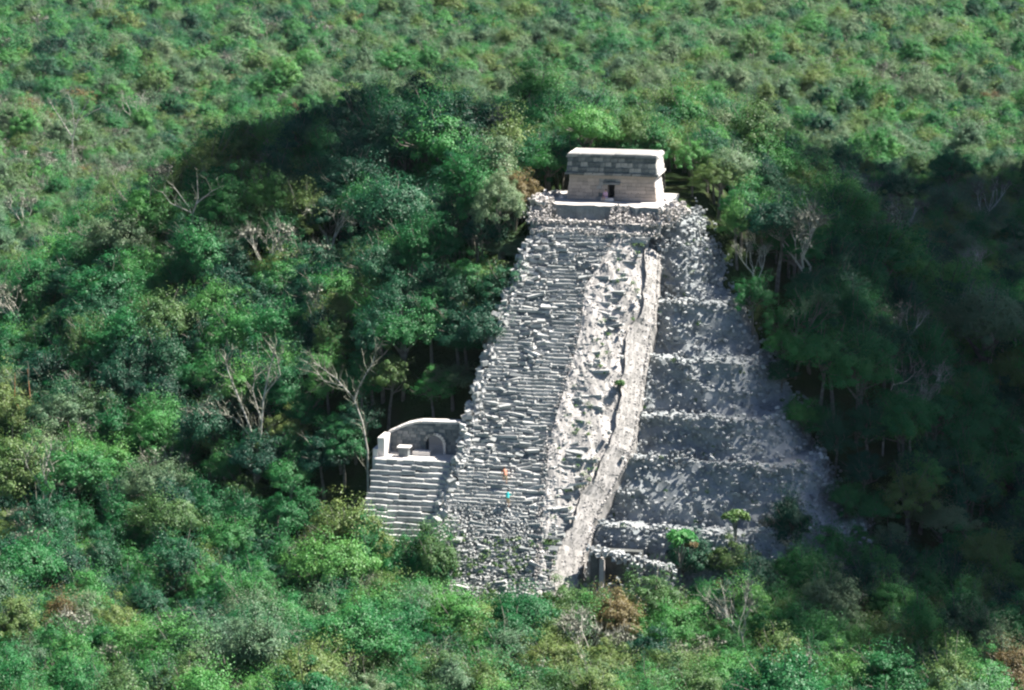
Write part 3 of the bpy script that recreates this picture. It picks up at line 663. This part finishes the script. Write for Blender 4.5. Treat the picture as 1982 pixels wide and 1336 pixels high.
# species = (look, material, list of shapes)
SPEC = [('green', 'leaf_green', leafy), ('dark green', 'leaf_dark', leafy), ('bright green', 'leaf_bright', leafy), ('olive', 'leaf_olive', leafy),
        ('pale grey-green', 'leaf_pale', leafy+twigs[:1]), ('grey-brown twiggy', 'twig', twigs), ('bare pale-limbed', 'twig', bares), ('rust-orange', 'leaf_rust', leafy)]
protos = bpy.data.collections.new('forest_tree_kinds')       # not linked to the scene: only feeds the far forest
PIDX = {}; cnt = 0; FME = []
for p in PROTO:
    (tv, tf), (cv, cf, ct) = p[1], p[2]
    me = mesh_np('forest_tree', np.concatenate([cv, tv]), np.concatenate([cf, tf+len(cv)]), [M['leaf_green'], M['bark']], np.concatenate([ct, np.full(len(tf), 0.5)]))
    me.polygons.foreach_set('material_index', np.r_[np.zeros(len(cf), np.int32), np.ones(len(tf), np.int32)]); FME.append(me)
for si, (look, mat, shapes) in enumerate(SPEC):
    for sh in shapes:
        o = bpy.data.objects.new('forest_tree_%03d' % cnt, FME[sh]); protos.objects.link(o); PIDX[(si, sh)] = cnt; cnt += 1
        for k, m_ in ((0, M[mat]), (1, M['bark_pale'] if si in (5, 6) else M['bark'])):
            o.material_slots[k].link = 'OBJECT'; o.material_slots[k].material = m_

def excluded(u, v, hgt):
    z = 42.5 - v
    if -9 < v < 46 and float(left_u(min(max(z+3, 0), 39.5)))-1.0 < u < half_w(min(z, 41)) + (2.6 if z > 16 else 1.0):
        if u > 13 and z < 12.5 + (u-13)*0.25: return False
        if z > 7.5 or u < 9: return True
        return u < 14 and z > 3
    if -22.5 < u < -9 and 18 < v < 33.0: return True
    if -25.5 < u < -9 and 23 < v < 30.5: return True
    if -11.6 < u < 9 and -10 < v < 9: return True
    return False
# positions: jittered grid over the view and a margin either side
cand = []
y = 205.0
while y < 1320:
    half = 0.2*y + 26; sp = 3.3 if y < 300 else 3.7 if y < 430 else 3.5 if y < 700 else 4.4
    x = -half + random.uniform(0, sp)
    while x < half:
        cand.append((x+random.uniform(-.42, .42)*sp, y+random.uniform(-.42, .42)*sp)); x += sp
    y += sp*0.95
trees = []
for x, y in cand:
    u, v = to_uv(x, y)
    if excluded(u, v, 0): continue
    z = float(hill(np.array(x), np.array(y)))
    pn = mnoise.noise(Vector((x*0.018, y*0.012, 0.0))); qn = mnoise.noise(Vector((x*0.045, y*0.035, 5.0))); rn = random.random()
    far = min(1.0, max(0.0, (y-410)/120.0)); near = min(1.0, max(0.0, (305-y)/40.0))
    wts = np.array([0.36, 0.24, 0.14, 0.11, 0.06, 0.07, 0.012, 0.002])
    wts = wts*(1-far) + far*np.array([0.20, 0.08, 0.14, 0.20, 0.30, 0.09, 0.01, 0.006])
    wts[2] *= 1+1.2*near; wts[3] *= 1+1.4*near; wts[1] *= 1-0.6*near; wts[4] *= 1+2.2*near; wts[5] *= 1+0.6*near
    wts[1] *= math.exp(2.2*pn); wts[4] *= math.exp(-2.0*pn+0.6*qn); wts[5] *= math.exp(-1.5*pn+2.2*qn); wts[2] *= math.exp(1.8*qn); wts[3] *= math.exp(-1.2*pn-1.0*qn)
    px, py = project(np.array([x, y, z+8.0]))
    if 1000 < px < 1450 and py < 380: wts[5:8] *= 0
    if 345 < y < 420 and 560 < px < 1110: wts[1] *= 6; wts[4:7] *= 0.25; wts[2] *= 0.3  # ridge shade put into the leaf colour: more dark-leaved trees here
    if px < 270 and 170 < py < 320: wts[5] *= 7; wts[6] *= 3; wts[7] *= 7
    if px > 1350 and 150 < py < 300: wts[4] *= 2; wts[7] *= 3
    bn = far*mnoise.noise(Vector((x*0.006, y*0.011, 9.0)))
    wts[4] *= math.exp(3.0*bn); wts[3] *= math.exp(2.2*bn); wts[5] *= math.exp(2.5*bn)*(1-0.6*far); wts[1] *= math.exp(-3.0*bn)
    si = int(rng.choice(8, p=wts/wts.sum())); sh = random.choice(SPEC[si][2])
    scl = random.uniform(0.78, 1.12)*(1+0.25*max(0, qn))*float(np.interp(y, [230, 290, 330, 400, 450, 700, 900], [0.76, 0.82, 1.0, 1.0, 0.72, 0.72, 0.82]))
    if random.random() < 0.09: scl *= 1.35
    if y > 430: scl *= random.uniform(0.75, 1.25)
    if v > 0 and v < 60 and abs(u-3) < 40: scl = min(scl, 1.02)
    if -45 < v < -5 and -12 < u < 20: scl *= 0.8
    if -8 < v < 26 and 8 < u < half_w(min(42.5-v, 41)) + 8: scl *= 0.72
    if 33 < v < 44 and -26 < u < 16: scl *= 0.85
    if 44 < v < 55 and -16 < u < 9: scl = max(scl, 0.98)
    if 32 < v < 38 and -24 < u < -9: scl *= 1.12
    trees.append((x, y, z, si, sh, scl, random.uniform(0, 6.28), random.uniform(0.85, 1.2)))
# the 270 that show largest, in view, become trees of their own
def in_view(t):
    px, py = project(np.array([t[0], t[1], t[2]+7.5*t[5]])); return -30 < px < 2012 and -30 < py < 1370
order = sorted([i for i, t in enumerate(trees) if in_view(t)], key=lambda i: trees[i][1])
own = set(order[:285])
LOOK = {0: 'leafy green tree', 1: 'dark green dense-crowned tree', 2: 'bright green leafy tree', 3: 'olive-green leafy tree', 4: 'pale grey-green tree', 5: 'grey-brown tree', 6: 'leafless pale-limbed tree', 7: 'rust-orange leafed tree'}
SHAPE = {'round': 'round', 'spread': 'broad flat', 'tall': 'tall narrow', 'ragged': 'ragged', 'twiggy': 'thin', 'bare': 'open'}
def region(px, py):
    if px < 330: return 'in the bottom left corner thicket' if py > 1130 else 'near the left edge, level with the shrine steps'
    if px < 700: return 'at the bottom edge, left of the shrine' if py > 1130 else 'on the slope left of the shrine steps'
    if px < 1090: return 'at the bottom edge, before the stair' if py > 1180 else 'hard against the stair foot'
    if px < 1480: return 'at the bottom edge, right of the stair' if py > 1180 else 'hard against the lowest right terrace'
    return 'in the bottom right corner thicket' if py > 1130 else 'in the shaded woods right of the pyramid'
def place_tree(name, sh, mat, loc, rz, scl, zs_, label, group, bark=None, cat='tree'):
    rt = link(name, None); rt.location = loc; rt.rotation_euler = (0, 0, rz); rt.scale = (scl, scl, scl*zs_)
    tag(rt, label, cat, group)
    t_ = link('trunk', TRUNKS[sh], rt); c_ = link('crown', CROWNS[sh], rt)
    c_.material_slots[0].link = 'OBJECT'; c_.material_slots[0].material = M[mat]
    if bark: t_.material_slots[0].link = 'OBJECT'; t_.material_slots[0].material = M[bark]
    return rt
for i in sorted(own):
    x, y, z, si, sh, scl, rz, zs_ = trees[i]
    px, py = project(np.array([x, y, z+7*scl])); lb = ('small ' if scl < 0.8 else 'large ' if scl > 1.05 else '') + SHAPE[KINDS[sh]] + ' ' + LOOK[si] + ' ' + region(px, py)
    place_tree({5: 'twiggy_tree', 6: 'bare_tree'}.get(si, 'leafy_tree'), sh, SPEC[si][1], (x, y, z-0.1), rz, scl, zs_, lb, lb, 'bark_pale' if si in (5, 6) else None)
rest = [t for i, t in enumerate(trees) if i not in own]
r2 = random.Random(5); y = 205.0                     # the canopy goes on either side of the view
while y < 1320:
    for sgn in (-1, 1):
        x = 0.2*y + 26
        while x < 0.30*y + 60:
            xx, yy = sgn*x + r2.uniform(-2, 2), y + r2.uniform(-2, 2); si = r2.choices(range(8), [0.26, 0.12, 0.14, 0.18, 0.22, 0.05, 0.01, 0.005])[0]
            rest.append((xx, yy, float(hill(np.array(xx), np.array(yy))), si, r2.choice(SPEC[si][2]), r2.uniform(0.65, 1.0), r2.uniform(0, 6.28), r2.uniform(0.85, 1.2))); x += 4.6
    y += 4.4
fm = bpy.data.meshes.new('forest')
fm.from_pydata([(t[0], t[1], t[2]-0.1) for t in rest], [], [])
for nm, ty, vals in (('idx', 'INT', [PIDX[(t[3], t[4])] for t in rest]),):
    a = fm.attributes.new(nm, ty, 'POINT'); a.data.foreach_set('value', vals)
a = fm.attributes.new('rot', 'FLOAT_VECTOR', 'POINT'); a.data.foreach_set('vector', np.array([(0, 0, t[6]) for t in rest], np.float32).ravel())
a = fm.attributes.new('scl', 'FLOAT_VECTOR', 'POINT'); a.data.foreach_set('vector', np.array([(t[5], t[5], t[5]*t[7]) for t in rest], np.float32).ravel())
fo = link('forest', fm); tag(fo, 'continuous jungle canopy stretching behind the pyramid to the top of the picture', 'forest', kind='stuff')
ng = bpy.data.node_groups.new('forest_nodes', 'GeometryNodeTree')
ng.interface.new_socket('Geometry', in_out='INPUT', socket_type='NodeSocketGeometry'); ng.interface.new_socket('Geometry', in_out='OUTPUT', socket_type='NodeSocketGeometry')
gi = ng.nodes.new('NodeGroupInput'); go = ng.nodes.new('NodeGroupOutput'); ip = ng.nodes.new('GeometryNodeInstanceOnPoints'); ci = ng.nodes.new('GeometryNodeCollectionInfo')
ci.inputs['Collection'].default_value = protos; ci.inputs['Separate Children'].default_value = True; ci.inputs['Reset Children'].default_value = True
ip.inputs['Pick Instance'].default_value = True
def named(nm, ty):
    a = ng.nodes.new('GeometryNodeInputNamedAttribute'); a.data_type = ty; a.inputs['Name'].default_value = nm; return a.outputs['Attribute']
ng.links.new(gi.outputs[0], ip.inputs['Points']); ng.links.new(ci.outputs[0], ip.inputs['Instance']); ng.links.new(named('idx', 'INT'), ip.inputs['Instance Index'])
ng.links.new(named('rot', 'FLOAT_VECTOR'), ip.inputs['Rotation']); ng.links.new(named('scl', 'FLOAT_VECTOR'), ip.inputs['Scale']); ng.links.new(ip.outputs[0], go.inputs[0])
md = fo.modifiers.new('forest', 'NODES'); md.node_group = ng

# --- trees that stand out
def hz(u, v): p = W(u, v, 0); return float(hill(np.array(p[0]), np.array(p[1])))
HUGE = make_tree('huge'); HT = mesh_np('trunk', *HUGE[0], M['bark']); HC = mesh_np('crown', *HUGE[1][:2], M['leaf_dark'], HUGE[1][2])
def big(name, px, py_top, Y, scl, mat, label, zs_=1.0, rz=0.0):
    p = at_y(px, py_top, Y); rt = link(name, None); gz = float(hill(np.array(p[0]), np.array(p[1])))-.2; zs_ = min(2.0, max(0.7, (p[2]-gz)/(9.9*scl)))
    rt.location = (p[0], p[1], gz); rt.scale = (scl, scl, scl*zs_); rt.rotation_euler = (0, 0, rz); tag(rt, label, 'tree')
    link('trunk', HT, rt); c_ = link('crown', HC, rt); c_.material_slots[0].link = 'OBJECT'; c_.material_slots[0].material = M[mat]; return rt
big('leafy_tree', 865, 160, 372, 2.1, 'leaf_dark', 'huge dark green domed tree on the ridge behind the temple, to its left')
big('leafy_tree', 968, 318, 329, 1.05, 'leaf_pale', 'pale yellow-green tree right beside the left end of the summit platform', 1.05, 1.0)
big('leafy_tree', 1215, 258, 345, 0.72, 'leaf_bright', 'bright green tree peeping over the temple roof', 0.9, 2.0)
big('leafy_tree', 1392, 300, 336, 0.85, 'leaf_olive', 'olive-green tree on the sunlit flank just right of the temple', 1.1, 3.0)
def limb_tree(name, px, py, Y, paths, twig_n, label, bark, tmat='twig', rad=0.2):
    """bare tree whose limbs follow picture offsets (dx right, dz up, dy away, metres)"""
    b_ = at_ground(px, py, 5.5); rt = link(name, None); rt.location = b_.tolist(); tag(rt, label, 'tree'); tr, tw = [], []
    fs = np.linalg.norm(b_-CAM)/Y                      # limb lengths were read at distance Y
    gz = float(hill(np.array(b_[0]), np.array(b_[1]))) - b_[2] - 0.4; p0 = paths[0][0][0]; paths[0][0][0] = (p0[0], min(p0[1], gz), p0[2])
    for path, r0 in paths:
        q = np.array([(a*fs, c_*fs, b2*fs if b2 > 0 else b2) for a, b2, c_ in path], float); k = len(q)
        tr.append(tube(q, [0.62*r0*(1-0.75*i/(k-1)) for i in range(k)], 6))
        for i in range(1, k):
            for _ in range(twig_n):
                s0 = q[i-1]+(q[i]-q[i-1])*rng.uniform(0.3, 1); d = (q[i]-q[i-1])/np.linalg.norm(q[i]-q[i-1])*0.7+rand_unit(1)[0]*0.8+np.array([0, 0, .3]); d /= np.linalg.norm(d)
                e = s0+d*rng.uniform(0.8, 2.0); tw.append(tube([s0, (s0+e)/2+rng.normal(0, .1, 3), e], [0.06, 0.04, 0.015], 3))
                for _ in range(2):
                    f_ = e+(d*0.6+rand_unit(1)[0]*0.8)*rng.uniform(0.4, 1.0); tw.append(tube([e, (e+f_)/2, f_], [0.03, 0.02, 0.01], 3))
    link('trunk', mesh_np('trunk', *merge(tr), M[bark]), rt); v_, f_ = merge(tw); link('crown', mesh_np('crown', v_, f_, M[tmat], rng.uniform(.4, 1, len(f_))), rt)
    return rt
limb_tree('bare_tree', 495, 905, 296, [([(0, -2, 0), (-0.1, 1.5, 0), (-0.5, 4.0, .2), (-1.6, 7.0, .4), (-2.6, 9.6, .6), (-3.0, 11.0, .8)], .30), ([(0, 0.8, 0), (0.6, 3.5, -.2), (0.9, 7.0, -.3), (1.4, 9.5, 0), (2.2, 12.4, .3)], .26), ([(0.7, 4.5, 0), (-.2, 7.8, .3), (.2, 10.0, .5)], .15), ([(-.3, 3, 0), (-2.0, 5.0, .2), (-3.6, 5.6, .5)], .13), ([(1.0, 7.5, 0), (2.6, 9.4, .2), (2.2, 11.5, .4)], .13)], 9, 'leafless forked tree with thick pale trunks, left of the shrine', 'bark_pale')
limb_tree('bare_tree', 712, 900, 300, [([(0, -2, 0), (0, 1.5, 0), (-.5, 4.5, 0), (-1.4, 7.0, .1), (-3.2, 9.0, .2), (-5.4, 10.6, .3)], .22), ([(-1.3, 6.8, 0), (-.6, 8.5, .3), (.6, 10.6, .5), (1.0, 12.4, .6)], .12), ([(-2.4, 8.2, 0), (-4.3, 8.6, .4), (-5.0, 9.4, .6)], .10)], 8, 'slender pale tree leaning left above the shrine, nearly leafless', 'bark_pale')
limb_tree('bare_tree', 375, 470, 345, [([(0, -2, 0), (0, 2, 0), (-.4, 4, .2), (-2.4, 6.8, .4)], .24), ([(-.2, 3, 0), (.6, 5.2, .2), (.5, 7.6, .4)], .18), ([(-.3, 3.6, 0), (-2.6, 4.6, .2), (-3.6, 6, .3)], .14), ([(.4, 4.6, 0), (2.2, 6, .3), (3.4, 6.6, .5)], .13)], 4, 'leafless whitish tree spreading over the canopy at middle left', 'bark_pale')
limb_tree('bare_tree', 140, 310, 420, [([(0, -2, 0), (.1, 3, 0), (1.0, 6, .2), (2.6, 8.6, .4)], .28), ([(.2, 3, 0), (-1.6, 6, .2), (-3.0, 8.2, .4)], .22), ([(.4, 4.6, 0), (.2, 7.5, .3), (-.4, 9.6, .5)], .16), ([(.8, 5.5, 0), (3.4, 7, .3), (5, 7.6, .5)], .14)], 7, 'broad grey leafless tree beside rust-coloured crowns at upper left', 'bark_pale')
limb_tree('bare_tree', 45, 835, 302, [([(0, -2, 0), (.1, 1.6, 0), (.8, 3.6, 0), (.6, 6.4, .2)], .26), ([(.05, 1.2, 0), (-.8, 3.4, .2), (-.7, 6.0, .4)], .2)], 2, 'forked tree with peeling orange bark at the far left edge', 'bark_red')
limb_tree('bare_tree', 1710, 800, 310, [([(0, -2, 0), (.2, 1.2, 0), (1.0, 3.2, 0), (.6, 4.8, .2)], .18), ([(.9, 3.0, 0), (2.4, 3.4, .2), (3.4, 4.4, .3)], .12)], 3, 'small crooked pale trunk in the shaded woods right of the pyramid', 'bark_pale')
p = at_ground(85, 212, 8.0); gz = float(hill(np.array(p[0]), np.array(p[1]))); place_tree('leafy_tree', 0, 'leaf_rust', (p[0], p[1], gz-.1), 0.4, 1.0, max(.8, (p[2]-gz)/9.5), 'rust-orange crowned tree near the upper left edge of the forest', None)
def tree_before(px, py, v, sh, mat, label, zs_=1.0):
    d = ray(px, py); k = (v + (O @ V) - CAM @ V)/(d @ V); p = CAM + k*d; gz = float(hill(np.array(p[0]), np.array(p[1])))
    top = float(PROTO[sh][2][0][:, 2].max()); scl = (p[2]-gz)/top/zs_
    place_tree('leafy_tree', sh, mat, (p[0], p[1], gz-.1), px*0.1, scl, zs_, label, None)
tree_before(668, 930, 36, 0, 'leaf_olive', 'olive tree covering the left side of the shrine steps', 1.15)
tree_before(712, 968, 37, 5, 'leaf_green', 'tall narrow green tree before the left half of the shrine steps', 1.3)
tree_before(772, 1018, 38, 8, 'leaf_green', 'ragged green tree covering the lowest shrine steps', 1.2)
tree_before(838, 985, 38.5, 5, 'leaf_olive', 'slender olive tree between the shrine steps and the main stair', 1.35)
tree_before(742, 992, 36.5, 8, 'leaf_olive', 'thin olive tree in front of the middle of the shrine steps', 1.3)
tree_before(806, 1000, 37.5, 7, 'leaf_green', 'ragged green tree at the right foot of the shrine steps', 1.2)
tree_before(640, 1010, 42, 3, 'leaf_bright', 'broad bright green tree below and left of the shrine steps', 1.1)
tree_before(1265, 1085, 44, 7, 'leaf_olive', 'ragged olive tree covering the right half of the dark doorway', 1.1)
for k, (z, mat, sh, nm) in enumerate([(37.5, 'leaf_pale', 0, 'topmost'), (35.0, 'leaf_olive', 3, 'second'), (32.0, 'leaf_olive', 8, 'third'), (28.5, 'leaf_green', 1, 'fourth'), (25.0, 'leaf_pale', 7, 'fifth')]):
    p = W(float(left_u(z))-3.3-0.25*k, stair_v(z)-4.5, 0); gz = float(hill(np.array(p[0]), np.array(p[1])))
    place_tree('leafy_tree', sh, M[mat].name and mat, (p[0], p[1], gz-.1), k*1.3, 0.95, (z+0.8-gz)/9.6/0.95, nm+' tree down from the temple hugging the left edge of the stair', None)
# shrubs on the lower terraces
def shrub(px, py, Y, scl, mat, label, rz):
    p = at_y(px, py, Y); rt = link('shrub', None); rt.location = (p[0], p[1], p[2]-2.2*scl); rt.rotation_euler = (0, 0, rz); rt.scale = (scl, scl, scl); tag(rt, label, 'shrub')
    link('stem', SH_T, rt); c_ = link('foliage', SH_C, rt); c_.material_slots[0].link = 'OBJECT'; c_.material_slots[0].material = M[mat]
cen = rand_unit(16)*np.array([1.2, 1.2, 0.9]); cen[:, 2] = np.abs(cen[:, 2])+0.8
SH_C = mesh_np('foliage', *(lambda r_: (r_[0], r_[1], M['leaf_bright'], r_[2]))(leaves(cen, np.full(16, .6), 50, 0.34, rng.uniform(0, 1, 16))))
SH_T = mesh_np('stem', *merge([tube([(0, 0, -1.5), (c_*0.5+np.array([0, 0, .2])), c_], [.09, .06, .02], 4) for c_ in cen[:6]]), M['bark'])
shrub(1318, 1022, 291, 1.15, 'leaf_bright', 'bright green shrub growing on the low terrace right of the stair foot', 0)
shrub(1338, 1046, 290, 0.5, 'leaf_rust', 'tiny rust-red shrub beside the bright green shrub on the low terrace', 1)
shrub(1425, 985, 292, 0.9, 'leaf_olive', 'thin olive shrub on the lower right terrace edge', 2)
shrub(1200, 735, 309, 0.45, 'leaf_olive', 'small olive tuft growing in the rubble beside the smooth band', 3)

# weeds rooted in the masonry
cen = []
for k in range(150):
    z = random.uniform(5, 11)**1.0; u = random.uniform(-11, bl(z)); cen.append((u, stair_v(z)+.05, z+.1))
for k in range(60):
    z = random.uniform(10, 38); u = random.uniform(stair_right(z), bl(z)); cen.append((u, stair_v(z)+.02, z))
for q in pts[rng.integers(0, len(pts), 260)]: cen.append((q[0], q[1]+.1, q[2]+.1))
cen = np.array(cen); lv_, lf_, lt_ = leaves(cen, rng.uniform(.15, .5, len(cen)), 26, 0.16, rng.uniform(0, 1, len(cen)))
tag(pmesh('weeds', lv_, lf_, M['leaf_olive'], lt_), kind='stuff')

# ------------------------------------------------------------------ people
def person(name, u, v, z, face, scl, shirt, trousers, hair, pose, label):
    rt = link(name, None); rt.location = W(u, v, z).tolist(); rt.rotation_euler = (0, 0, face); rt.scale = (scl,)*3; tag(rt, label, 'person', 'people on the pyramid')
    J = {}
    if pose == 'climb':
        J = dict(pel=(0, 0, .92), chest=(0, .22, 1.28), neck=(0, .30, 1.45), head=(0, .36, 1.58), top=(0, .38, 1.70),
                 lsh=(-.18, .25, 1.36), lel=(-.24, .42, 1.14), lwr=(-.2, .62, 1.0), rsh=(.18, .25, 1.36), rel=(.25, .36, 1.1), rwr=(.2, .56, .96),
                 lhip=(-.1, 0, .88), lkn=(-.11, .30, .78), lan=(-.11, .22, .42), lto=(-.11, .38, .37), rhip=(.1, 0, .88), rkn=(.11, .06, .48), ran=(.11, -.06, .07), rto=(.11, .12, .02))
    else:
        J = dict(pel=(0, 0, .48), chest=(0, .05, .86), neck=(0, .06, 1.03), head=(0, .08, 1.16), top=(0, .08, 1.28),
                 lsh=(-.18, .04, .95), lel=(-.25, .16, .72), lwr=(-.14, .36, .60), rsh=(.18, .04, .95), rel=(.25, .16, .72), rwr=(.14, .36, .60),
                 lhip=(-.1, .03, .47), lkn=(-.13, .44, .52), lan=(-.12, .48, .08), lto=(-.13, .64, .03), rhip=(.1, .03, .47), rkn=(.13, .44, .52), ran=(.12, .48, .08), rto=(.13, .64, .03))
    R = dict(pel=.15, chest=.145, neck=.055, head=.098, top=.075, lsh=.062, lel=.043, lwr=.028, lhip=.085, lkn=.058, lan=.04, lto=.032)
    E = [('pel', 'chest'), ('chest', 'neck'), ('neck', 'head'), ('head', 'top'), ('chest', 'lsh'), ('lsh', 'lel'), ('lel', 'lwr'), ('chest', 'rsh'), ('rsh', 'rel'), ('rel', 'rwr'),
         ('pel', 'lhip'), ('lhip', 'lkn'), ('lkn', 'lan'), ('lan', 'lto'), ('pel', 'rhip'), ('rhip', 'rkn'), ('rkn', 'ran'), ('ran', 'rto')]
    for s_ in 'lr':                                # palm and five fingers
        a = np.array(J[s_+'el']); b_ = np.array(J[s_+'wr']); d = (b_-a)/np.linalg.norm(b_-a); sx = 1 if s_ == 'l' else -1
        J[s_+'pa'] = tuple(b_+d*0.07); R[s_+'pa'] = .026; E.append((s_+'wr', s_+'pa'))
        for f_, (off, ln) in enumerate([(.045, .045), (.028, .08), (.010, .09), (-.010, .082), (-.028, .065)]):
            b0_ = (b_+d*0.03) if f_ == 0 else (b_+d*0.09); k1 = s_+'f%d' % f_; k2 = s_+'g%d' % f_
            J[k1] = tuple(b0_+np.array([sx*off, 0, 0])+d*0.01); J[k2] = tuple(b0_+np.array([sx*off*1.3, 0, -.02])+d*ln)
            R[k1] = .010; R[k2] = .008; E += [(s_+('wr' if f_ == 0 else 'pa'), k1), (k1, k2)]
    names = list(J); me = bpy.data.meshes.new('body'); me.from_pydata([J[k] for k in names], [(names.index(a), names.index(b_)) for a, b_ in E], [])
    o = link('body', me, rt); sk = o.modifiers.new('skin', 'SKIN'); o.modifiers.new('sub', 'SUBSURF').levels = 1; o.modifiers['sub'].render_levels = 2
    for k, sv in zip(names, me.skin_vertices[0].data):
        rr = R.get(k, R.get('l'+k[1:], .05)); sv.radius = (rr, rr*(0.8 if k in ('pel', 'chest') else 1)); sv.use_root = (k == 'pel')
    me.materials.append(M_SKIN)
    def cloth(nm, chains, mat, grow):
        parts = [tube(np.array([J[k] for k in ch], float), [R.get(k, R.get('l'+k[1:], .05))*grow+.012 for k in ch], 8) for ch in chains]
        link(nm, mesh_np(nm, *merge(parts), mat), rt)
    cloth('shirt', [('pel', 'chest', 'neck'), ('lsh', 'lel'), ('rsh', 'rel'), ('lsh', 'chest', 'rsh')], shirt, 1.18)
    cloth('trousers', [('lhip', 'lkn'), ('rhip', 'rkn'), ('lhip', 'pel', 'rhip')], trousers, 1.2)
    hd = np.array(J['head']); tp = np.array(J['top']); link('hair', mesh_np('hair', *tube([hd+(0, -.05, .02), hd+(0, -.04, .07), tp+(0, -.02, .0), tp+(0, 0, .05)], [.10, .112, .09, .02], 8), hair), rt)
    return rt
M_SKIN = plain_mat('skin', (0.45, 0.27, 0.19)); teal = plain_mat('teal_cloth', (0.02, 0.42, 0.42)); khaki = plain_mat('khaki_cloth', (0.5, 0.38, 0.24)); coral = plain_mat('coral_cloth', (0.6, 0.25, 0.16)); pink = plain_mat('pink_cloth', (0.6, 0.38, 0.52)); lilac = plain_mat('lilac_cloth', (0.42, 0.32, 0.5)); hair_m = plain_mat('dark_hair', (0.03, 0.022, 0.018))
def on_stair(px, py):
    d = ray(px, py); n_ = np.array([0, 0, 1.0])+V; c_ = 45.5 + (O @ V); k = (c_-CAM @ n_)/(d @ n_); p = CAM+k*d
    u, v = to_uv(p[0], p[1]); z = 39.4 - math.floor((39.4-p[2])/RISE)*RISE
    return float(u), 45.5-z+0.05, z
u, v, z = on_stair(982, 984); person('person', u, v, z, -ANG, 1.1, teal, khaki, hair_m, 'climb', 'person in a teal shirt and khaki shorts climbing the stair')
u, v, z = on_stair(977, 944); person('person', u, v, z, -ANG+.5, 1.08, coral, khaki, hair_m, 'climb', 'person in a coral shirt on the stair just above the teal one')
person('person', -0.45, 0.75, ZT+0.0, -ANG+math.pi-.5, 1.05, pink, lilac, hair_m, 'sit', 'person in pink sitting at the temple doorway')
boxes_part('doorstep', [(-1.0, 0.4, 0.35, 0.95, ZT-.02, ZT+.36)], M['plaster'], 0.02, 0.5, tem, TO)

# ------------------------------------------------------------------ a passing cloud, high to the right, whose shadow lies on the woods right of the pyramid
edge_px = [(1300, 268, 10), (1440, 256, 10), (1530, 246, 10), (1640, 262, 10), (1770, 318, 10), (1870, 312, 10), (2050, 296, 10), (2350, 300, 10),
           (2350, 1160, 10), (2050, 1200, 10), (1850, 1130, 10), (1700, 1080, 10), (1570, 1020, 10), (1540, 960, 14), (1500, 860, 18), (1490, 760, 22), (1520, 620, 28), (1550, 520, 28), (1540, 440, 26), (1500, 370, 24), (1440, 320, 20)]
m, n, N, L = new_mat('white_cloud'); out = N('ShaderNodeOutputMaterial'); d = N('ShaderNodeBsdfDiffuse'); t = N('ShaderNodeBsdfTranslucent'); ms = N('ShaderNodeMixShader'); ms.inputs[0].default_value = 0.12
tc = N('ShaderNodeTexCoord'); n1 = N('ShaderNodeTexNoise'); n1.inputs['Scale'].default_value = .05; r = ramp(n, [(0, (.8, .82, .85)), (1, (.9, .9, .9))])
L(tc.outputs['Object'], n1.inputs['Vector']); L(n1.outputs['Fac'], r.inputs[0]); L(r.outputs[0], d.inputs[0]); L(r.outputs[0], t.inputs[0]); L(d.outputs[0], ms.inputs[1]); L(t.outputs[0], ms.inputs[2]); L(ms.outputs[0], out.inputs[0])
CZ = 850.0
bm = bmesh.new(); bmesh.ops.create_icosphere(bm, subdivisions=2, radius=1.0)
iv = np.array([v_.co[:] for v_ in bm.verts]); itr = np.array([[v_.index for v_ in f.verts] for f in bm.faces]); bm.free()
def cloud(ground_pts, label):
    """puffs filling the outline that lies sunward of the given ground points"""
    cp = np.array([(p[0]+S[0]*(CZ-p[2])/S[2], p[1]+S[1]*(CZ-p[2])/S[2]) for p in ground_pts])
    def inside(x, y):
        c_ = False; j = len(cp)-1
        for i in range(len(cp)):
            if (cp[i, 1] > y) != (cp[j, 1] > y) and x < (cp[j, 0]-cp[i, 0])*(y-cp[i, 1])/(cp[j, 1]-cp[i, 1])+cp[i, 0]: c_ = not c_
            j = i
        return c_
    cv, cf, o_ = [], [], 0; stp = 6.5
    for x in np.arange(cp[:, 0].min(), cp[:, 0].max(), stp):
        for y in np.arange(cp[:, 1].min(), cp[:, 1].max(), stp):
            x_, y_ = x+random.uniform(-2, 2), y+random.uniform(-2, 2)
            if not inside(x_, y_): continue
            r_ = random.uniform(4.5, 7.5); q = iv*(r_*(1+rng.uniform(-.15, .15, (len(iv), 1))))*np.array([1, 1, 0.8])+np.array([x_, y_, CZ+random.uniform(-8, 25)])
            cv.append(q); cf.append(itr+o_); o_ += len(iv)
    cl = link('cloud', mesh_np('cloud', np.concatenate(cv), np.concatenate(cf), m)); tag(cl, label, kind='structure')
    cl.data.polygons.foreach_set('use_smooth', np.ones(len(cl.data.polygons), bool))
cloud([at_z(*p) for p in edge_px], 'white cloud overhead shading the woods right of the pyramid')
cloud([at_ground(px, py, 8.0) for px, py in [(560, 252), (650, 232), (740, 222), (860, 208), (960, 216), (1020, 236), (1030, 285), (960, 305), (880, 318), (760, 325), (640, 300)]], 'smaller unseen cloud added overhead to darken the ridge behind the temple')  # second cloud, out of view, added to cast shade on the ridge

# ------------------------------------------------------------------ the air between: thin even haze
m, n, N, L = new_mat('thin_haze'); out = N('ShaderNodeOutputMaterial'); pv = N('ShaderNodeVolumePrincipled')
pv.inputs['Color'].default_value = (0.78, 0.9, 1.0, 1); pv.inputs['Density'].default_value = 0.000012; pv.inputs['Anisotropy'].default_value = 0.1
L(pv.outputs[0], out.inputs['Volume'])
hv = CUBE_V*np.array([38000.0, 38000.0, 97.0]) + np.array([0, 4000.0, 47.5])
hz_ = link('haze', mesh_np('haze', hv, CUBE_F, m)); tag(hz_, kind='stuff')
